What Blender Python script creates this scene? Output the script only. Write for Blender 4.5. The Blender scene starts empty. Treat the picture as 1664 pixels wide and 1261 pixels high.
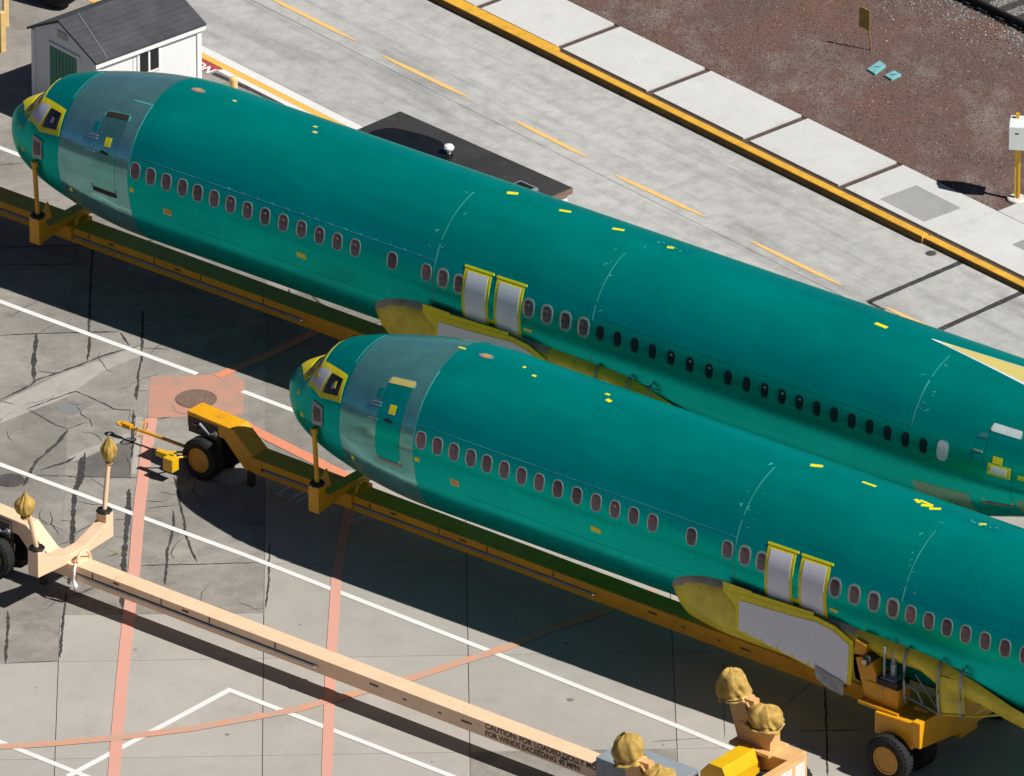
import bpy, bmesh, math, random
from mathutils import Vector, Matrix, noise as mnoise

random.seed(7)
sc = bpy.context.scene
col = sc.collection
R = math.radians

# ------------------------------------------------------------------ camera, light, exposure
PITCH = 0.47152277688
FPX = 23704.0                      # focal length in pixels of a 1664 px wide picture
CAM = Vector((0.0, -290.82176, 152.71))
cd = bpy.data.cameras.new("camera")
cam = bpy.data.objects.new("camera", cd)
col.objects.link(cam)
cam.location = CAM
cam.rotation_euler = (math.pi / 2 - PITCH, 0, 0)
cd.sensor_width = 36.0
cd.lens = FPX / 1664.0 * 36.0
cd.clip_start = 1.0
cd.clip_end = 3000.0
sc.camera = cam

SUN_EL, SUN_AZ = 48.0, 28.0        # sun to the right and a little behind the viewer
el, az = R(SUN_EL), R(SUN_AZ)
SUN_DIR = Vector((math.cos(az) * math.cos(el), -math.sin(az) * math.cos(el), math.sin(el)))
w = bpy.data.worlds.new("World")
sc.world = w
w.use_nodes = True
nt = w.node_tree
nt.nodes.clear()
bg = nt.nodes.new("ShaderNodeBackground")
sky = nt.nodes.new("ShaderNodeTexSky")
sky.sky_type = 'NISHITA'
sky.sun_disc = False
sky.sun_elevation = el
sky.sun_rotation = math.atan2(SUN_DIR.x, SUN_DIR.y)
sky.air_density = 0.35
sky.dust_density = 0.6
sky.ozone_density = 5.0
bg.inputs[1].default_value = 0.05
wo = nt.nodes.new("ShaderNodeOutputWorld")
nt.links.new(sky.outputs[0], bg.inputs[0])
nt.links.new(bg.outputs[0], wo.inputs[0])

sd = bpy.data.lights.new("sun", 'SUN')
sd.energy = 5.0
sd.angle = R(0.5)
sd.color = (1.0, 0.965, 0.91)
so = bpy.data.objects.new("sun", sd)
col.objects.link(so)
so.rotation_euler = SUN_DIR.to_track_quat('Z', 'Y').to_euler()
so.location = (30, -30, 60)

vs = sc.view_settings
vs.view_transform = 'Standard'
vs.look = 'None'
vs.gamma = 1.0
vs.use_curve_mapping = False
vs.exposure = 0.1
sc.cycles.max_bounces = 8
sc.cycles.diffuse_bounces = 4

# ------------------------------------------------------------------ small helpers
FW = Vector((0, math.cos(PITCH), -math.sin(PITCH)))
UP = Vector((0, math.sin(PITCH), math.cos(PITCH)))


def at(px, py, z=0.0):
    """survey point: where the photograph's pixel meets the horizontal plane at height z"""
    r = FW + Vector((1, 0, 0)) * ((px - 832.0) / FPX) + UP * ((630.5 - py) / FPX)
    return CAM + r * ((z - CAM.z) / r.z)


def pchip(xs, ys, x):
    if x <= xs[0]:
        return ys[0]
    if x >= xs[-1]:
        return ys[-1]
    n = len(xs)
    k = 0
    while k < n - 2 and x > xs[k + 1]:
        k += 1
    def slope(i):
        return (ys[i + 1] - ys[i]) / (xs[i + 1] - xs[i])
    def m(i):
        if i == 0:
            return slope(0)
        if i == n - 1:
            return slope(n - 2)
        a, b = slope(i - 1), slope(i)
        if a * b <= 0:
            return 0.0
        h0, h1 = xs[i] - xs[i - 1], xs[i + 1] - xs[i]
        w1, w2 = 2 * h1 + h0, h1 + 2 * h0
        return (w1 + w2) / (w1 / a + w2 / b)
    h = xs[k + 1] - xs[k]
    t = (x - xs[k]) / h
    return ((2 * t**3 - 3 * t**2 + 1) * ys[k] + (t**3 - 2 * t**2 + t) * h * m(k)
            + (-2 * t**3 + 3 * t**2) * ys[k + 1] + (t**3 - t**2) * h * m(k + 1))


class MB:
    """collects vertices and faces, then links them as one mesh object"""
    def __init__(self):
        self.v, self.f = [], []

    def add(self, vs_, fs_):
        o = len(self.v)
        self.v += [tuple(p) for p in vs_]
        self.f += [tuple(i + o for i in f) for f in fs_]
        return self

    def box(self, x0, x1, y0, y1, z0, z1):
        v = [(x, y, z) for x in (x0, x1) for y in (y0, y1) for z in (z0, z1)]
        return self.add(v, [(0, 1, 3, 2), (4, 6, 7, 5), (0, 4, 5, 1), (2, 3, 7, 6), (0, 2, 6, 4), (1, 5, 7, 3)])

    def prism(self, pts, a, b, axis):
        """polygon extruded from a to b along axis; pts are the two other coordinates in xyz order"""
        n = len(pts)
        def mk(p, t):
            return {'x': (t, p[0], p[1]), 'y': (p[0], t, p[1]), 'z': (p[0], p[1], t)}[axis]
        v = [mk(p, a) for p in pts] + [mk(p, b) for p in pts]
        f = [tuple(range(n)), tuple(range(2 * n - 1, n - 1, -1))]
        f += [(i, (i + 1) % n, n + (i + 1) % n, n + i) for i in range(n)]
        return self.add(v, f)

    def poly(self, pts):
        return self.add(pts, [tuple(range(len(pts)))])

    def tube(self, pts, r, seg=8, r2=None, closed=False):
        pts = [Vector(p) for p in pts]
        n = len(pts)
        rings = []
        for i, p in enumerate(pts):
            if closed:
                t = pts[(i + 1) % n] - pts[i - 1]
            else:
                t = pts[min(i + 1, n - 1)] - pts[max(i - 1, 0)]
            t.normalize()
            a = t.cross(Vector((0, 0, 1)))
            if a.length < 1e-3:
                a = Vector((1, 0, 0))
            a.normalize()
            b = t.cross(a)
            rr = r if r2 is None else r + (r2 - r) * i / max(1, n - 1)
            rings.append([p + (a * math.cos(2 * math.pi * k / seg) + b * math.sin(2 * math.pi * k / seg)) * rr for k in range(seg)])
        v = [q for g in rings for q in g]
        f = []
        for i in range(n if closed else n - 1):
            j = (i + 1) % n
            for k in range(seg):
                f.append((i * seg + k, i * seg + (k + 1) % seg, j * seg + (k + 1) % seg, j * seg + k))
        if not closed:
            f.append(tuple(range(seg - 1, -1, -1)))
            f.append(tuple((n - 1) * seg + k for k in range(seg)))
        return self.add(v, f)

    def lathe(self, prof, c, axis='z', seg=32):
        """profile of (radius, height) pairs turned about an axis through c"""
        v, f = [], []
        n = len(prof)
        for r_, h in prof:
            for k in range(seg):
                a = 2 * math.pi * k / seg
                p, q = r_ * math.cos(a), r_ * math.sin(a)
                v.append({'z': (c[0] + p, c[1] + q, c[2] + h), 'y': (c[0] + p, c[1] + h, c[2] + q), 'x': (c[0] + h, c[1] + p, c[2] + q)}[axis])
        for i in range(n - 1):
            for k in range(seg):
                f.append((i * seg + k, i * seg + (k + 1) % seg, (i + 1) * seg + (k + 1) % seg, (i + 1) * seg + k))
        f.append(tuple(range(seg)))
        f.append(tuple((n - 1) * seg + k for k in range(seg - 1, -1, -1)))
        return self.add(v, f)

    def mesh(self, name, mat, smooth=False, fix=True):
        me = bpy.data.meshes.new(name)
        me.from_pydata(self.v, [], self.f)
        if fix:
            bm = bmesh.new()
            bm.from_mesh(me)
            bmesh.ops.recalc_face_normals(bm, faces=bm.faces)
            bm.to_mesh(me)
            bm.free()
        if mat:
            me.materials.append(mat)
        if smooth:
            me.polygons.foreach_set("use_smooth", [True] * len(me.polygons))
        me.update()
        return me

    def each(self, name, mat, parent=None, smooth=False, bevel=0.0, fix=True):
        return build_each(self, name, mat, parent, smooth, bevel, fix)

    def build(self, name, mat, parent=None, smooth=False, bevel=0.0, fix=True, kind=None):
        o = link(name, self.mesh(name, mat, smooth, fix), parent)
        if bevel:
            b = o.modifiers.new("bevel", 'BEVEL')
            b.width = bevel
            b.segments = 2
            b.limit_method = 'ANGLE'
            b.angle_limit = R(40)
        if kind:
            o['kind'] = kind
        return o


def build_each(m, name, mat, parent=None, smooth=False, bevel=0.0, fix=True):
    """every separate piece collected in m becomes an object of its own"""
    par = list(range(len(m.v)))
    def find(i):
        while par[i] != i:
            par[i] = par[par[i]]
            i = par[i]
        return i
    for f in m.f:
        r0 = find(f[0])
        for i in f[1:]:
            par[find(i)] = r0
    groups = {}
    for f in m.f:
        groups.setdefault(find(f[0]), []).append(f)
    out = []
    for fs_ in groups.values():
        ids = sorted({i for f in fs_ for i in f})
        k = {i: n for n, i in enumerate(ids)}
        p_ = MB()
        p_.v = [m.v[i] for i in ids]
        p_.f = [tuple(k[i] for i in f) for f in fs_]
        out.append(p_.build(name, mat, parent, smooth, bevel, fix))
    return out


def link(name, me, parent=None):
    o = bpy.data.objects.new(name, me)
    col.objects.link(o)
    if parent:
        o.parent = parent
    return o


def tag(o, label=None, cat=None, group=None, kind=None):
    for k, v in (('label', label), ('category', cat), ('group', group), ('kind', kind)):
        if v:
            o[k] = v
    return o


def thing(name, label, cat, loc=(0, 0, 0), rz=0.0, group=None):
    o = bpy.data.objects.new(name, None)
    o.empty_display_size = 0.3
    col.objects.link(o)
    o.location = loc
    o.rotation_euler = (0, 0, rz)
    return tag(o, label, cat, group)


# ------------------------------------------------------------------ materials
def mat_new(name):
    m = bpy.data.materials.new(name)
    m.use_nodes = True
    t = m.node_tree
    b = t.nodes['Principled BSDF']
    return m, t, b


def N(t, typ, **kw):
    n = t.nodes.new(typ)
    for k, v in kw.items():
        setattr(n, k, v)
    return n


def texco(t, scale=(1, 1, 1), rot=0.0, kind='Object'):
    c = N(t, 'ShaderNodeTexCoord')
    mp = N(t, 'ShaderNodeMapping')
    mp.inputs['Scale'].default_value = scale
    src = c.outputs[kind]
    if rot:
        m0 = N(t, 'ShaderNodeMapping')
        m0.inputs['Rotation'].default_value = (0, 0, rot)
        t.links.new(src, m0.inputs[0])
        src = m0.outputs[0]
    t.links.new(src, mp.inputs[0])
    return mp.outputs[0]


def noise(t, co, scale, detail=4, rough=0.55):
    n = N(t, 'ShaderNodeTexNoise')
    n.inputs['Scale'].default_value = scale
    n.inputs['Detail'].default_value = detail
    n.inputs['Roughness'].default_value = rough
    t.links.new(co, n.inputs['Vector'])
    return n.outputs['Fac']


def ramp(t, fac, stops):
    r = N(t, 'ShaderNodeValToRGB')
    e = r.color_ramp.elements
    while len(e) > 1:
        e.remove(e[-1])
    e[0].position = stops[0][0]
    c0 = stops[0][1]
    e[0].color = c0 if len(c0) == 4 else (*c0, 1)
    for p, c in stops[1:]:
        q = e.new(p)
        q.color = c if len(c) == 4 else (*c, 1)
    t.links.new(fac, r.inputs[0])
    return r.outputs[0]


def mix(t, fac, a, b, mode='MIX'):
    n = N(t, 'ShaderNodeMix', data_type='RGBA', blend_type=mode)
    if isinstance(fac, (int, float)):
        n.inputs[0].default_value = fac
    else:
        t.links.new(fac, n.inputs[0])
    for i, c in ((6, a), (7, b)):
        if isinstance(c, tuple):
            n.inputs[i].default_value = (*c, 1) if len(c) == 3 else c
        else:
            t.links.new(c, n.inputs[i])
    return n.outputs[2]


def bump(t, b, h, strength=0.2, dist=0.02):
    n = N(t, 'ShaderNodeBump')
    n.inputs['Strength'].default_value = strength
    n.inputs['Distance'].default_value = dist
    t.links.new(h, n.inputs['Height'])
    t.links.new(n.outputs[0], b.inputs['Normal'])


def plain(name, c, rough=0.5, metal=0.0, var=0.12, scale=3.0, coat=0.0, dirt=None):
    m, t, b = mat_new(name)
    co = texco(t)
    n1 = noise(t, co, scale, 5)
    lo = tuple(max(0, x * (1 - var)) for x in c)
    hi = tuple(min(1, x * (1 + var)) for x in c)
    colr = ramp(t, n1, [(0.3, lo), (0.7, hi)])
    if dirt:
        n2 = noise(t, co, scale * 2.3, 6, 0.7)
        colr = mix(t, ramp(t, n2, [(0.55, (0, 0, 0)), (0.72, (0.6, 0.6, 0.6))]), colr, dirt)
    t.links.new(colr, b.inputs['Base Color'])
    b.inputs['Roughness'].default_value = rough
    b.inputs['Metallic'].default_value = metal
    if coat:
        b.inputs['Coat Weight'].default_value = coat
        b.inputs['Coat Roughness'].default_value = 0.15
    return m


def concrete(name, base, stain, rot=0.0, stretch=1.0, contrast=0.16, obvar=0.12, speck=0.5, smudge=0.35):
    m, t, b = mat_new(name)
    co = texco(t)
    cs = texco(t, (stretch, 1, 1), rot)
    big = noise(t, cs, 0.35, 5, 0.6)
    mid = noise(t, co, 2.2, 6, 0.65)
    fine = noise(t, co, 26.0, 4, 0.7)
    c = ramp(t, big, [(0.32, tuple(x * (1 - contrast) for x in base)), (0.68, tuple(min(.9, x * (1 + contrast * .7)) for x in base))])
    c = mix(t, ramp(t, mid, [(0.42, (0, 0, 0)), (0.74, (smudge,) * 3)]), c, stain)
    st = noise(t, cs, 0.9, 7, 0.62)
    c = mix(t, ramp(t, st, [(0.54, (0, 0, 0)), (0.75, (smudge * 1.3,) * 3)]), c, tuple(x * .8 for x in stain))
    if rot:                                           # rubber laid down along the road
        tr = noise(t, texco(t, (0.05, 1, 1), rot), 2.6, 6, 0.7)
        c = mix(t, ramp(t, tr, [(0.5, (0, 0, 0)), (0.7, (.55, .55, .55))]), c, tuple(x * .85 for x in stain))
    c = mix(t, speck, c, ramp(t, fine, [(0.3, (0.35, 0.35, 0.35)), (0.7, (0.65, 0.65, 0.65))]), 'OVERLAY')
    oi = N(t, 'ShaderNodeObjectInfo')
    tone = ramp(t, oi.outputs['Random'], [(0, (1 - obvar,) * 3), (1, (1 + obvar * .4,) * 3)])
    c = mix(t, 1.0, c, tone, 'MULTIPLY')
    t.links.new(c, b.inputs['Base Color'])
    b.inputs['Roughness'].default_value = 0.9
    b.inputs['Specular IOR Level'].default_value = 0.2
    bump(t, b, fine, 0.25, 0.01)
    return m


def worn_paint(name, c, under, wear=0.5, scale=5.0, rough=0.7):
    m, t, b = mat_new(name)
    co = texco(t)
    n1 = noise(t, co, scale, 8, 0.75)
    n2 = noise(t, co, 0.8, 4, 0.6)
    cc = mix(t, ramp(t, n2, [(0.3, (0, 0, 0)), (0.7, (1, 1, 1))]), c, tuple(x * .85 + u * .15 for x, u in zip(c, under)))
    cc = mix(t, ramp(t, n1, [(1 - wear - .1, (0, 0, 0)), (1 - wear + .12, (.75, .75, .75))]), cc, under)
    t.links.new(cc, b.inputs['Base Color'])
    b.inputs['Roughness'].default_value = rough
    return m


ROAD_ROT = R(48.8)
M = {}
M['concrete_new'] = concrete('concrete_new', (0.43, 0.40, 0.36), (0.30, 0.28, 0.25), contrast=0.07, obvar=0.07, smudge=.22)
M['concrete_old'] = concrete('concrete_old', (0.325, 0.30, 0.265), (0.17, 0.158, 0.142), contrast=0.26, obvar=0.15, smudge=.55, speck=.7)
M['concrete_road'] = concrete('concrete_road', (0.50, 0.495, 0.475), (0.30, 0.295, 0.285), rot=ROAD_ROT, stretch=0.2, contrast=0.13, obvar=0.07, smudge=.72, speck=.4)
M['concrete_walk'] = concrete('concrete_walk', (0.60, 0.60, 0.585), (0.46, 0.445, 0.41), contrast=0.05, obvar=0.06, smudge=.25, speck=.35)
M['concrete_patch'] = concrete('concrete_patch', (0.33, 0.33, 0.32), (0.25, 0.25, 0.25), contrast=0.08, smudge=.3)
M['concrete_light'] = concrete('concrete_light', (0.46, 0.43, 0.385), (0.3, 0.28, 0.25), contrast=0.1, smudge=.5)
M['concrete_dark'] = concrete('concrete_dark', (0.16, 0.148, 0.135), (0.10, 0.095, 0.09), contrast=0.12, smudge=.4)
M['joint'] = plain('joint', (0.07, 0.06, 0.055), 0.95)
M['tar'] = worn_paint('tar', (0.032, 0.031, 0.031), (0.18, 0.168, 0.15), wear=.38, scale=6, rough=.85)
M['oil'] = worn_paint('oil', (0.13, 0.12, 0.11), (0.33, 0.3, 0.265), wear=.5, scale=6, rough=.7)
M['earth_joint'] = plain('earth_joint', (0.085, 0.06, 0.05), 0.95, var=.3, scale=8)
M['white_paint'] = worn_paint('white_paint', (0.80, 0.80, 0.77), (0.33, 0.30, 0.27), wear=.30)
M['white_road'] = worn_paint('white_road', (0.74, 0.74, 0.72), (0.45, 0.45, 0.43), wear=.25)
M['faint_white'] = worn_paint('faint_white', (0.62, 0.62, 0.62), (0.3, 0.28, 0.25), wear=.36, scale=6)
M['yellow_road'] = worn_paint('yellow_road', (0.78, 0.46, 0.06), (0.46, 0.44, 0.4), wear=.32)
M['dash_paint'] = worn_paint('dash_paint', (0.86, 0.52, 0.14), (0.46, 0.44, 0.4), wear=.40, scale=7)
M['pink_paint'] = worn_paint('pink_paint', (0.74, 0.34, 0.25), (0.50, 0.38, 0.32), wear=.45, scale=4)
M['orange_paint'] = worn_paint('orange_paint', (0.80, 0.27, 0.14), (0.33, 0.28, 0.25), wear=.40, scale=4)
M['orange_faded'] = worn_paint('orange_faded', (0.82, 0.29, 0.12), (0.42, 0.37, 0.32), wear=.56, scale=3)
M['patch_pink'] = worn_paint('patch_pink', (0.56, 0.27, 0.19), (0.32, 0.27, 0.22), wear=.46, scale=2.5)
M['red_paint'] = worn_paint('red_paint', (0.42, 0.04, 0.05), (0.3, 0.26, 0.24), wear=.3)
M['kerb_yellow'] = plain('kerb_yellow', (0.72, 0.39, 0.04), 0.6, var=.14, scale=2.5, dirt=(.34, .2, .07))
M['kerb_face_shade'] = plain('kerb_face_shade', (0.11, 0.058, 0.010), 0.85, var=.3, scale=2, dirt=(.05, .032, .02))  # kerb yellow darkened to brown: shade painted into the road-side face
M['steel_yellow'] = plain('steel_yellow', (0.78, 0.36, 0.008), 0.42, var=.1, scale=2.2, dirt=(.34, .17, .03))
M['steel_tan'] = plain('steel_tan', (0.86, 0.60, 0.39), 0.5, var=.06, scale=1.6, dirt=(.6, .42, .27))
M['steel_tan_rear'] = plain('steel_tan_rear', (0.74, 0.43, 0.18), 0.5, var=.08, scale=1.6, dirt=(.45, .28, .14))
M['guard_yellow'] = plain('guard_yellow', (0.74, 0.44, 0.008), 0.4, var=.06)
M['rubber'] = plain('rubber', (0.010, 0.010, 0.011), 0.85, var=.5, scale=6, dirt=(.028, .026, .024))
M['rim'] = plain('rim', (0.50, 0.23, 0.015), 0.5, var=.2, scale=8, dirt=(.12, .07, .04))
M['steel_grey'] = plain('steel_grey', (0.33, 0.36, 0.38), 0.45, metal=.4, var=.15)
M['grey_box'] = plain('grey_box', (0.27, 0.31, 0.34), 0.5, var=.1)
M['chrome'] = plain('chrome', (0.75, 0.75, 0.75), 0.15, metal=1.0, var=.03)
M['black'] = plain('black', (0.012, 0.012, 0.014), 0.6, var=.4)
M['slot'] = plain('slot', (0.06, 0.045, 0.035), 0.7, var=.3, scale=6)
M['canvas'] = plain('canvas', (0.47, 0.30, 0.07), 0.85, var=.25, scale=7, dirt=(.27, .17, .05))
def add_bump(m, scale, strength, dist):
    t = m.node_tree
    bump(t, t.nodes['Principled BSDF'], noise(t, texco(t), scale, 5, 0.6), strength, dist)


add_bump(M['canvas'], 9.0, .6, .03)
M['white_plate'] = plain('white_plate', (0.72, 0.70, 0.66), 0.6)
M['letter_brown'] = plain('letter_brown', (0.10, 0.055, 0.03), 0.7, var=.3, scale=20)
M['siding'] = plain('siding', (0.74, 0.75, 0.76), 0.7, var=.03, scale=1.2)
M['trim_white'] = plain('trim_white', (0.80, 0.80, 0.80), 0.6, var=.02)
M['green_door'] = plain('green_door', (0.05, 0.24, 0.16), 0.6, var=.15)
M['shingle'] = plain('shingle', (0.055, 0.058, 0.066), 0.9, var=.25, scale=1.6, dirt=(.035, .036, .042))
M['roof_black'] = plain('roof_black', (0.035, 0.033, 0.034), 0.7, var=.3, scale=.8, dirt=(.07, .06, .055))
M['roof_wet'] = plain('roof_wet', (0.008, 0.009, 0.011), 0.35, var=.3)
M['glass_dark'] = plain('glass_dark', (0.015, 0.016, 0.02), 0.1, var=.3)
M['wood_post'] = plain('wood_post', (0.80, 0.55, 0.22), 0.6, var=.12, scale=4)
M['sign_back'] = plain('sign_back', (0.34, 0.22, 0.05), 0.6, var=.2, scale=5)
M['rust_post'] = plain('rust_post', (0.30, 0.15, 0.05), 0.7)
M['yellow_post'] = plain('yellow_post', (0.75, 0.42, 0.01), 0.4, var=.06)
M['box_white'] = plain('box_white', (0.70, 0.74, 0.72), 0.45, var=.03)
M['footing'] = plain('footing', (0.62, 0.60, 0.56), 0.9)
M['teal_lid'] = plain('teal_lid', (0.17, 0.42, 0.44), 0.7, var=.14, scale=9)
M['iron'] = plain('iron', (0.085, 0.075, 0.07), 0.8, var=.3, scale=12)
M['iron_rust'] = plain('iron_rust', (0.20, 0.13, 0.10), 0.85, var=.25, scale=12)
M['rail_steel'] = plain('rail_steel', (0.012, 0.012, 0.014), 0.7)
M['sleeper_wood'] = plain('sleeper_wood', (0.055, 0.046, 0.042), 0.9, var=.4, scale=5)
M['blue_stain'] = worn_paint('blue_stain', (0.15, 0.22, 0.26), (0.25, 0.222, 0.19), wear=.6, scale=5)

# aircraft
M['primer_yellow'] = plain('primer_yellow', (0.68, 0.56, 0.03), 0.45, var=.22, scale=2.0, dirt=(.34, .27, .03))
M['primer_edge'] = plain('primer_edge', (0.33, 0.31, 0.22), 0.5, var=.15)
M['tape'] = plain('tape', (0.86, 0.74, 0.004), 0.45, var=.1, scale=8)
M['cover_white'] = plain('cover_white', (0.86, 0.88, 0.95), 0.5, var=.04, scale=1.5)
M['cover_silver'] = plain('cover_silver', (0.66, 0.66, 0.76), 0.45, var=.05)
M['film_clear'] = plain('film_clear', (0.33, 0.33, 0.36), 0.3, var=.2, scale=5)
M['window_ring'] = plain('window_ring', (0.38, 0.43, 0.40), 0.45, metal=.2, var=.1)
def pane_material():
    m, t, b = mat_new('pane_red')
    c_ = N(t, 'ShaderNodeTexCoord')
    x_ = N(t, 'ShaderNodeSeparateXYZ')
    t.links.new(c_.outputs['Object'], x_.inputs[0])
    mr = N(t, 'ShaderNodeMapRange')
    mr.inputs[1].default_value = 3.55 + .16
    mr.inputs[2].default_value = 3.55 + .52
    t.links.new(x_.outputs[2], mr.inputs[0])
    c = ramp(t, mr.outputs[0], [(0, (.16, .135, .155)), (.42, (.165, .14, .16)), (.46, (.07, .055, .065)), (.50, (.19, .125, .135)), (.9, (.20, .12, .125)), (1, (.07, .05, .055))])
    oi = N(t, 'ShaderNodeObjectInfo')
    c = mix(t, 1.0, c, ramp(t, oi.outputs['Random'], [(0, (.45, .48, .55)), (.35, (.85, .86, .9)), (.7, (1.05, 1.0, 1.0)), (1, (1.45, 1.2, 1.15))]), 'MULTIPLY')
    t.links.new(c, b.inputs['Base Color'])
    b.inputs['Roughness'].default_value = .22
    return m


M['pane_red'] = pane_material()
M['ring_green'] = plain('ring_green', (0.004, 0.085, 0.07), 0.5)
M['pane_blue'] = plain('pane_blue', (0.012, 0.022, 0.032), 0.2, var=.3, scale=7)
M['seam_light'] = plain('seam_light', (0.06, 0.33, 0.31), 0.5, var=.5, scale=1.1)
M['plate_pale'] = plain('plate_pale', (0.42, 0.50, 0.40), 0.35, metal=.3)
M['tag_orange'] = plain('tag_orange', (0.6, 0.27, 0.06), 0.6)
M['plate_grey'] = plain('plate_grey', (0.30, 0.31, 0.34), 0.4, metal=.5, var=.5, scale=14)
M['well_dark'] = plain('well_dark', (0.03, 0.022, 0.012), 0.8)
M['cockpit_dark'] = plain('cockpit_dark', (0.018, 0.015, 0.014), 0.25, var=.8, scale=6)
M['dorsal_cream'] = plain('dorsal_cream', (0.62, 0.52, 0.16), 0.6, var=.04)
M['edge_white'] = plain('edge_white', (0.62, 0.68, 0.68), 0.5)


def green_skin():
    m, t, b = mat_new('green_skin')
    co = texco(t, (0.35, 1, 1))
    n1 = noise(t, co, 0.9, 5, 0.6)
    n2 = noise(t, texco(t, (0.6, 3, 3)), 4.0, 5, 0.7)
    c = ramp(t, n1, [(0.3, (0.0, 0.425, 0.365)), (0.7, (0.0, 0.505, 0.435))])
    sx_ = N(t, 'ShaderNodeSeparateXYZ')
    tc = N(t, 'ShaderNodeTexCoord')
    t.links.new(tc.outputs['Object'], sx_.inputs[0])
    dv = N(t, 'ShaderNodeMath', operation='DIVIDE')
    t.links.new(sx_.outputs[0], dv.inputs[0])
    dv.inputs[1].default_value = 38.0
    sec = ramp(t, dv.outputs[0], [(0, (.97, .97, .97)), (2.56 / 38, (1, 1, 1)), (4.97 / 38, (.96, .98, 1)), (13.95 / 38, (1, .97, .95)), (18.48 / 38, (.93, .97, 1)), (27.42 / 38, (1, 1, .98))])
    sec.node.color_ramp.interpolation = 'CONSTANT'
    c = mix(t, 1.0, c, sec, 'MULTIPLY')
    n3 = noise(t, texco(t, (0.5, 1.2, 1.6)), 1.6, 3, 0.55)
    c = mix(t, 0.14, c, ramp(t, n3, [(0.3, (0.34, 0.34, 0.34)), (0.7, (0.66, 0.66, 0.66))]), 'OVERLAY')
    # skin panels: length along the body against distance round it
    zz = N(t, 'ShaderNodeMath', operation='SUBTRACT')
    t.links.new(sx_.outputs[2], zz.inputs[0])
    zz.inputs[1].default_value = 3.55
    an = N(t, 'ShaderNodeMath', operation='ARCTAN2')
    t.links.new(zz.outputs[0], an.inputs[0])
    t.links.new(sx_.outputs[1], an.inputs[1])
    ar = N(t, 'ShaderNodeMath', operation='MULTIPLY')
    t.links.new(an.outputs[0], ar.inputs[0])
    ar.inputs[1].default_value = 1.88
    cv = N(t, 'ShaderNodeCombineXYZ')
    t.links.new(sx_.outputs[0], cv.inputs[0])
    t.links.new(ar.outputs[0], cv.inputs[1])
    bk = N(t, 'ShaderNodeTexBrick')
    t.links.new(cv.outputs[0], bk.inputs['Vector'])
    bk.inputs['Color1'].default_value = (.93, .94, .95, 1)
    bk.inputs['Color2'].default_value = (1.05, 1.04, 1.02, 1)
    bk.inputs['Mortar'].default_value = (.80, .84, .84, 1)
    bk.inputs['Scale'].default_value = 1.0
    bk.inputs['Mortar Size'].default_value = .007
    bk.inputs['Brick Width'].default_value = 3.05
    bk.inputs['Row Height'].default_value = .98
    c = mix(t, 1.0, c, bk.outputs['Color'], 'MULTIPLY')
    fr_ = N(t, 'ShaderNodeMath', operation='DIVIDE')
    t.links.new(sx_.outputs[0], fr_.inputs[0])
    fr_.inputs[1].default_value = 0.508
    fq_ = N(t, 'ShaderNodeMath', operation='FRACT')
    t.links.new(fr_.outputs[0], fq_.inputs[0])
    c = mix(t, 1.0, c, ramp(t, fq_.outputs[0], [(0, (.9, .92, .92)), (.035, (1, 1, 1)), (.5, (.985, .99, .985)), (.965, (1, 1, 1)), (1, (.9, .92, .92))]), 'MULTIPLY')
    t.links.new(c, b.inputs['Base Color'])
    t.links.new(ramp(t, n3, [(0.3, (.25,) * 3), (0.7, (.31,) * 3)]), b.inputs['Roughness'])
    b.inputs['Specular IOR Level'].default_value = 0.10
    b.inputs['Metallic'].default_value = 0.66
    b.inputs['Specular Tint'].default_value = (0.05, 0.75, 0.75, 1)
    bump(t, b, n1, 0.03, 0.05)
    return m


def bare_metal(name, c, rough, metal=0.9):
    m, t, b = mat_new(name)
    n1 = noise(t, texco(t, (1, 1, 0.4)), 2.2, 6, 0.65)
    n2 = noise(t, texco(t, (.5, 2, 3)), 9.0, 5, 0.7)
    cc = ramp(t, n1, [(0.3, tuple(x * .78 for x in c)), (0.7, c)])
    cc = mix(t, .3, cc, ramp(t, n2, [(0.3, (0.35, 0.35, 0.35)), (0.7, (0.65, 0.65, 0.65))]), 'OVERLAY')
    t.links.new(cc, b.inputs['Base Color'])
    t.links.new(ramp(t, n1, [(0.3, (rough * .8,) * 3), (0.7, (rough * 1.3,) * 3)]), b.inputs['Roughness'])
    b.inputs['Metallic'].default_value = metal
    bump(t, b, n1, 0.05, 0.03)
    return m


M['green_skin'] = green_skin()
M['bare_metal'] = bare_metal("bare_metal", (0.17, 0.53, 0.50), 0.15, .66)
M['bare_metal_far'] = bare_metal('bare_metal_far', (0.24, 0.56, 0.56), 0.13, .72)
M['bare_green'] = bare_metal('bare_green', (0.15, 0.36, 0.25), 0.35, .6)
M['door_metal'] = bare_metal('door_metal', (0.20, 0.56, 0.50), 0.14, .8)


def bark_material():
    m, t, b = mat_new('bark')
    co = texco(t)
    n1 = noise(t, co, 0.45, 6, 0.65)
    n2 = noise(t, co, 22.0, 5, 0.75)
    n3 = noise(t, texco(t, (1.3, .8, 1)), 0.38, 8, 0.72)
    c = ramp(t, n1, [(0.3, (0.125, 0.092, 0.082)), (0.5, (0.15, 0.098, 0.084)), (0.68, (0.175, 0.094, 0.072))])
    c = mix(t, ramp(t, n3, [(0.50, (0, 0, 0)), (0.66, (.85, .85, .85))]), c, (0.235, 0.205, 0.185))
    c = mix(t, .75, c, ramp(t, n2, [(0.25, (0.2, 0.2, 0.2)), (0.5, (.48, .48, .48)), (0.78, (0.85, 0.85, 0.85))]), 'OVERLAY')
    t.links.new(c, b.inputs['Base Color'])
    b.inputs['Roughness'].default_value = 0.95
    b.inputs['Specular IOR Level'].default_value = 0.1
    bump(t, b, n2, 0.5, 0.03)
    return m


M['bark'] = bark_material()


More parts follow.
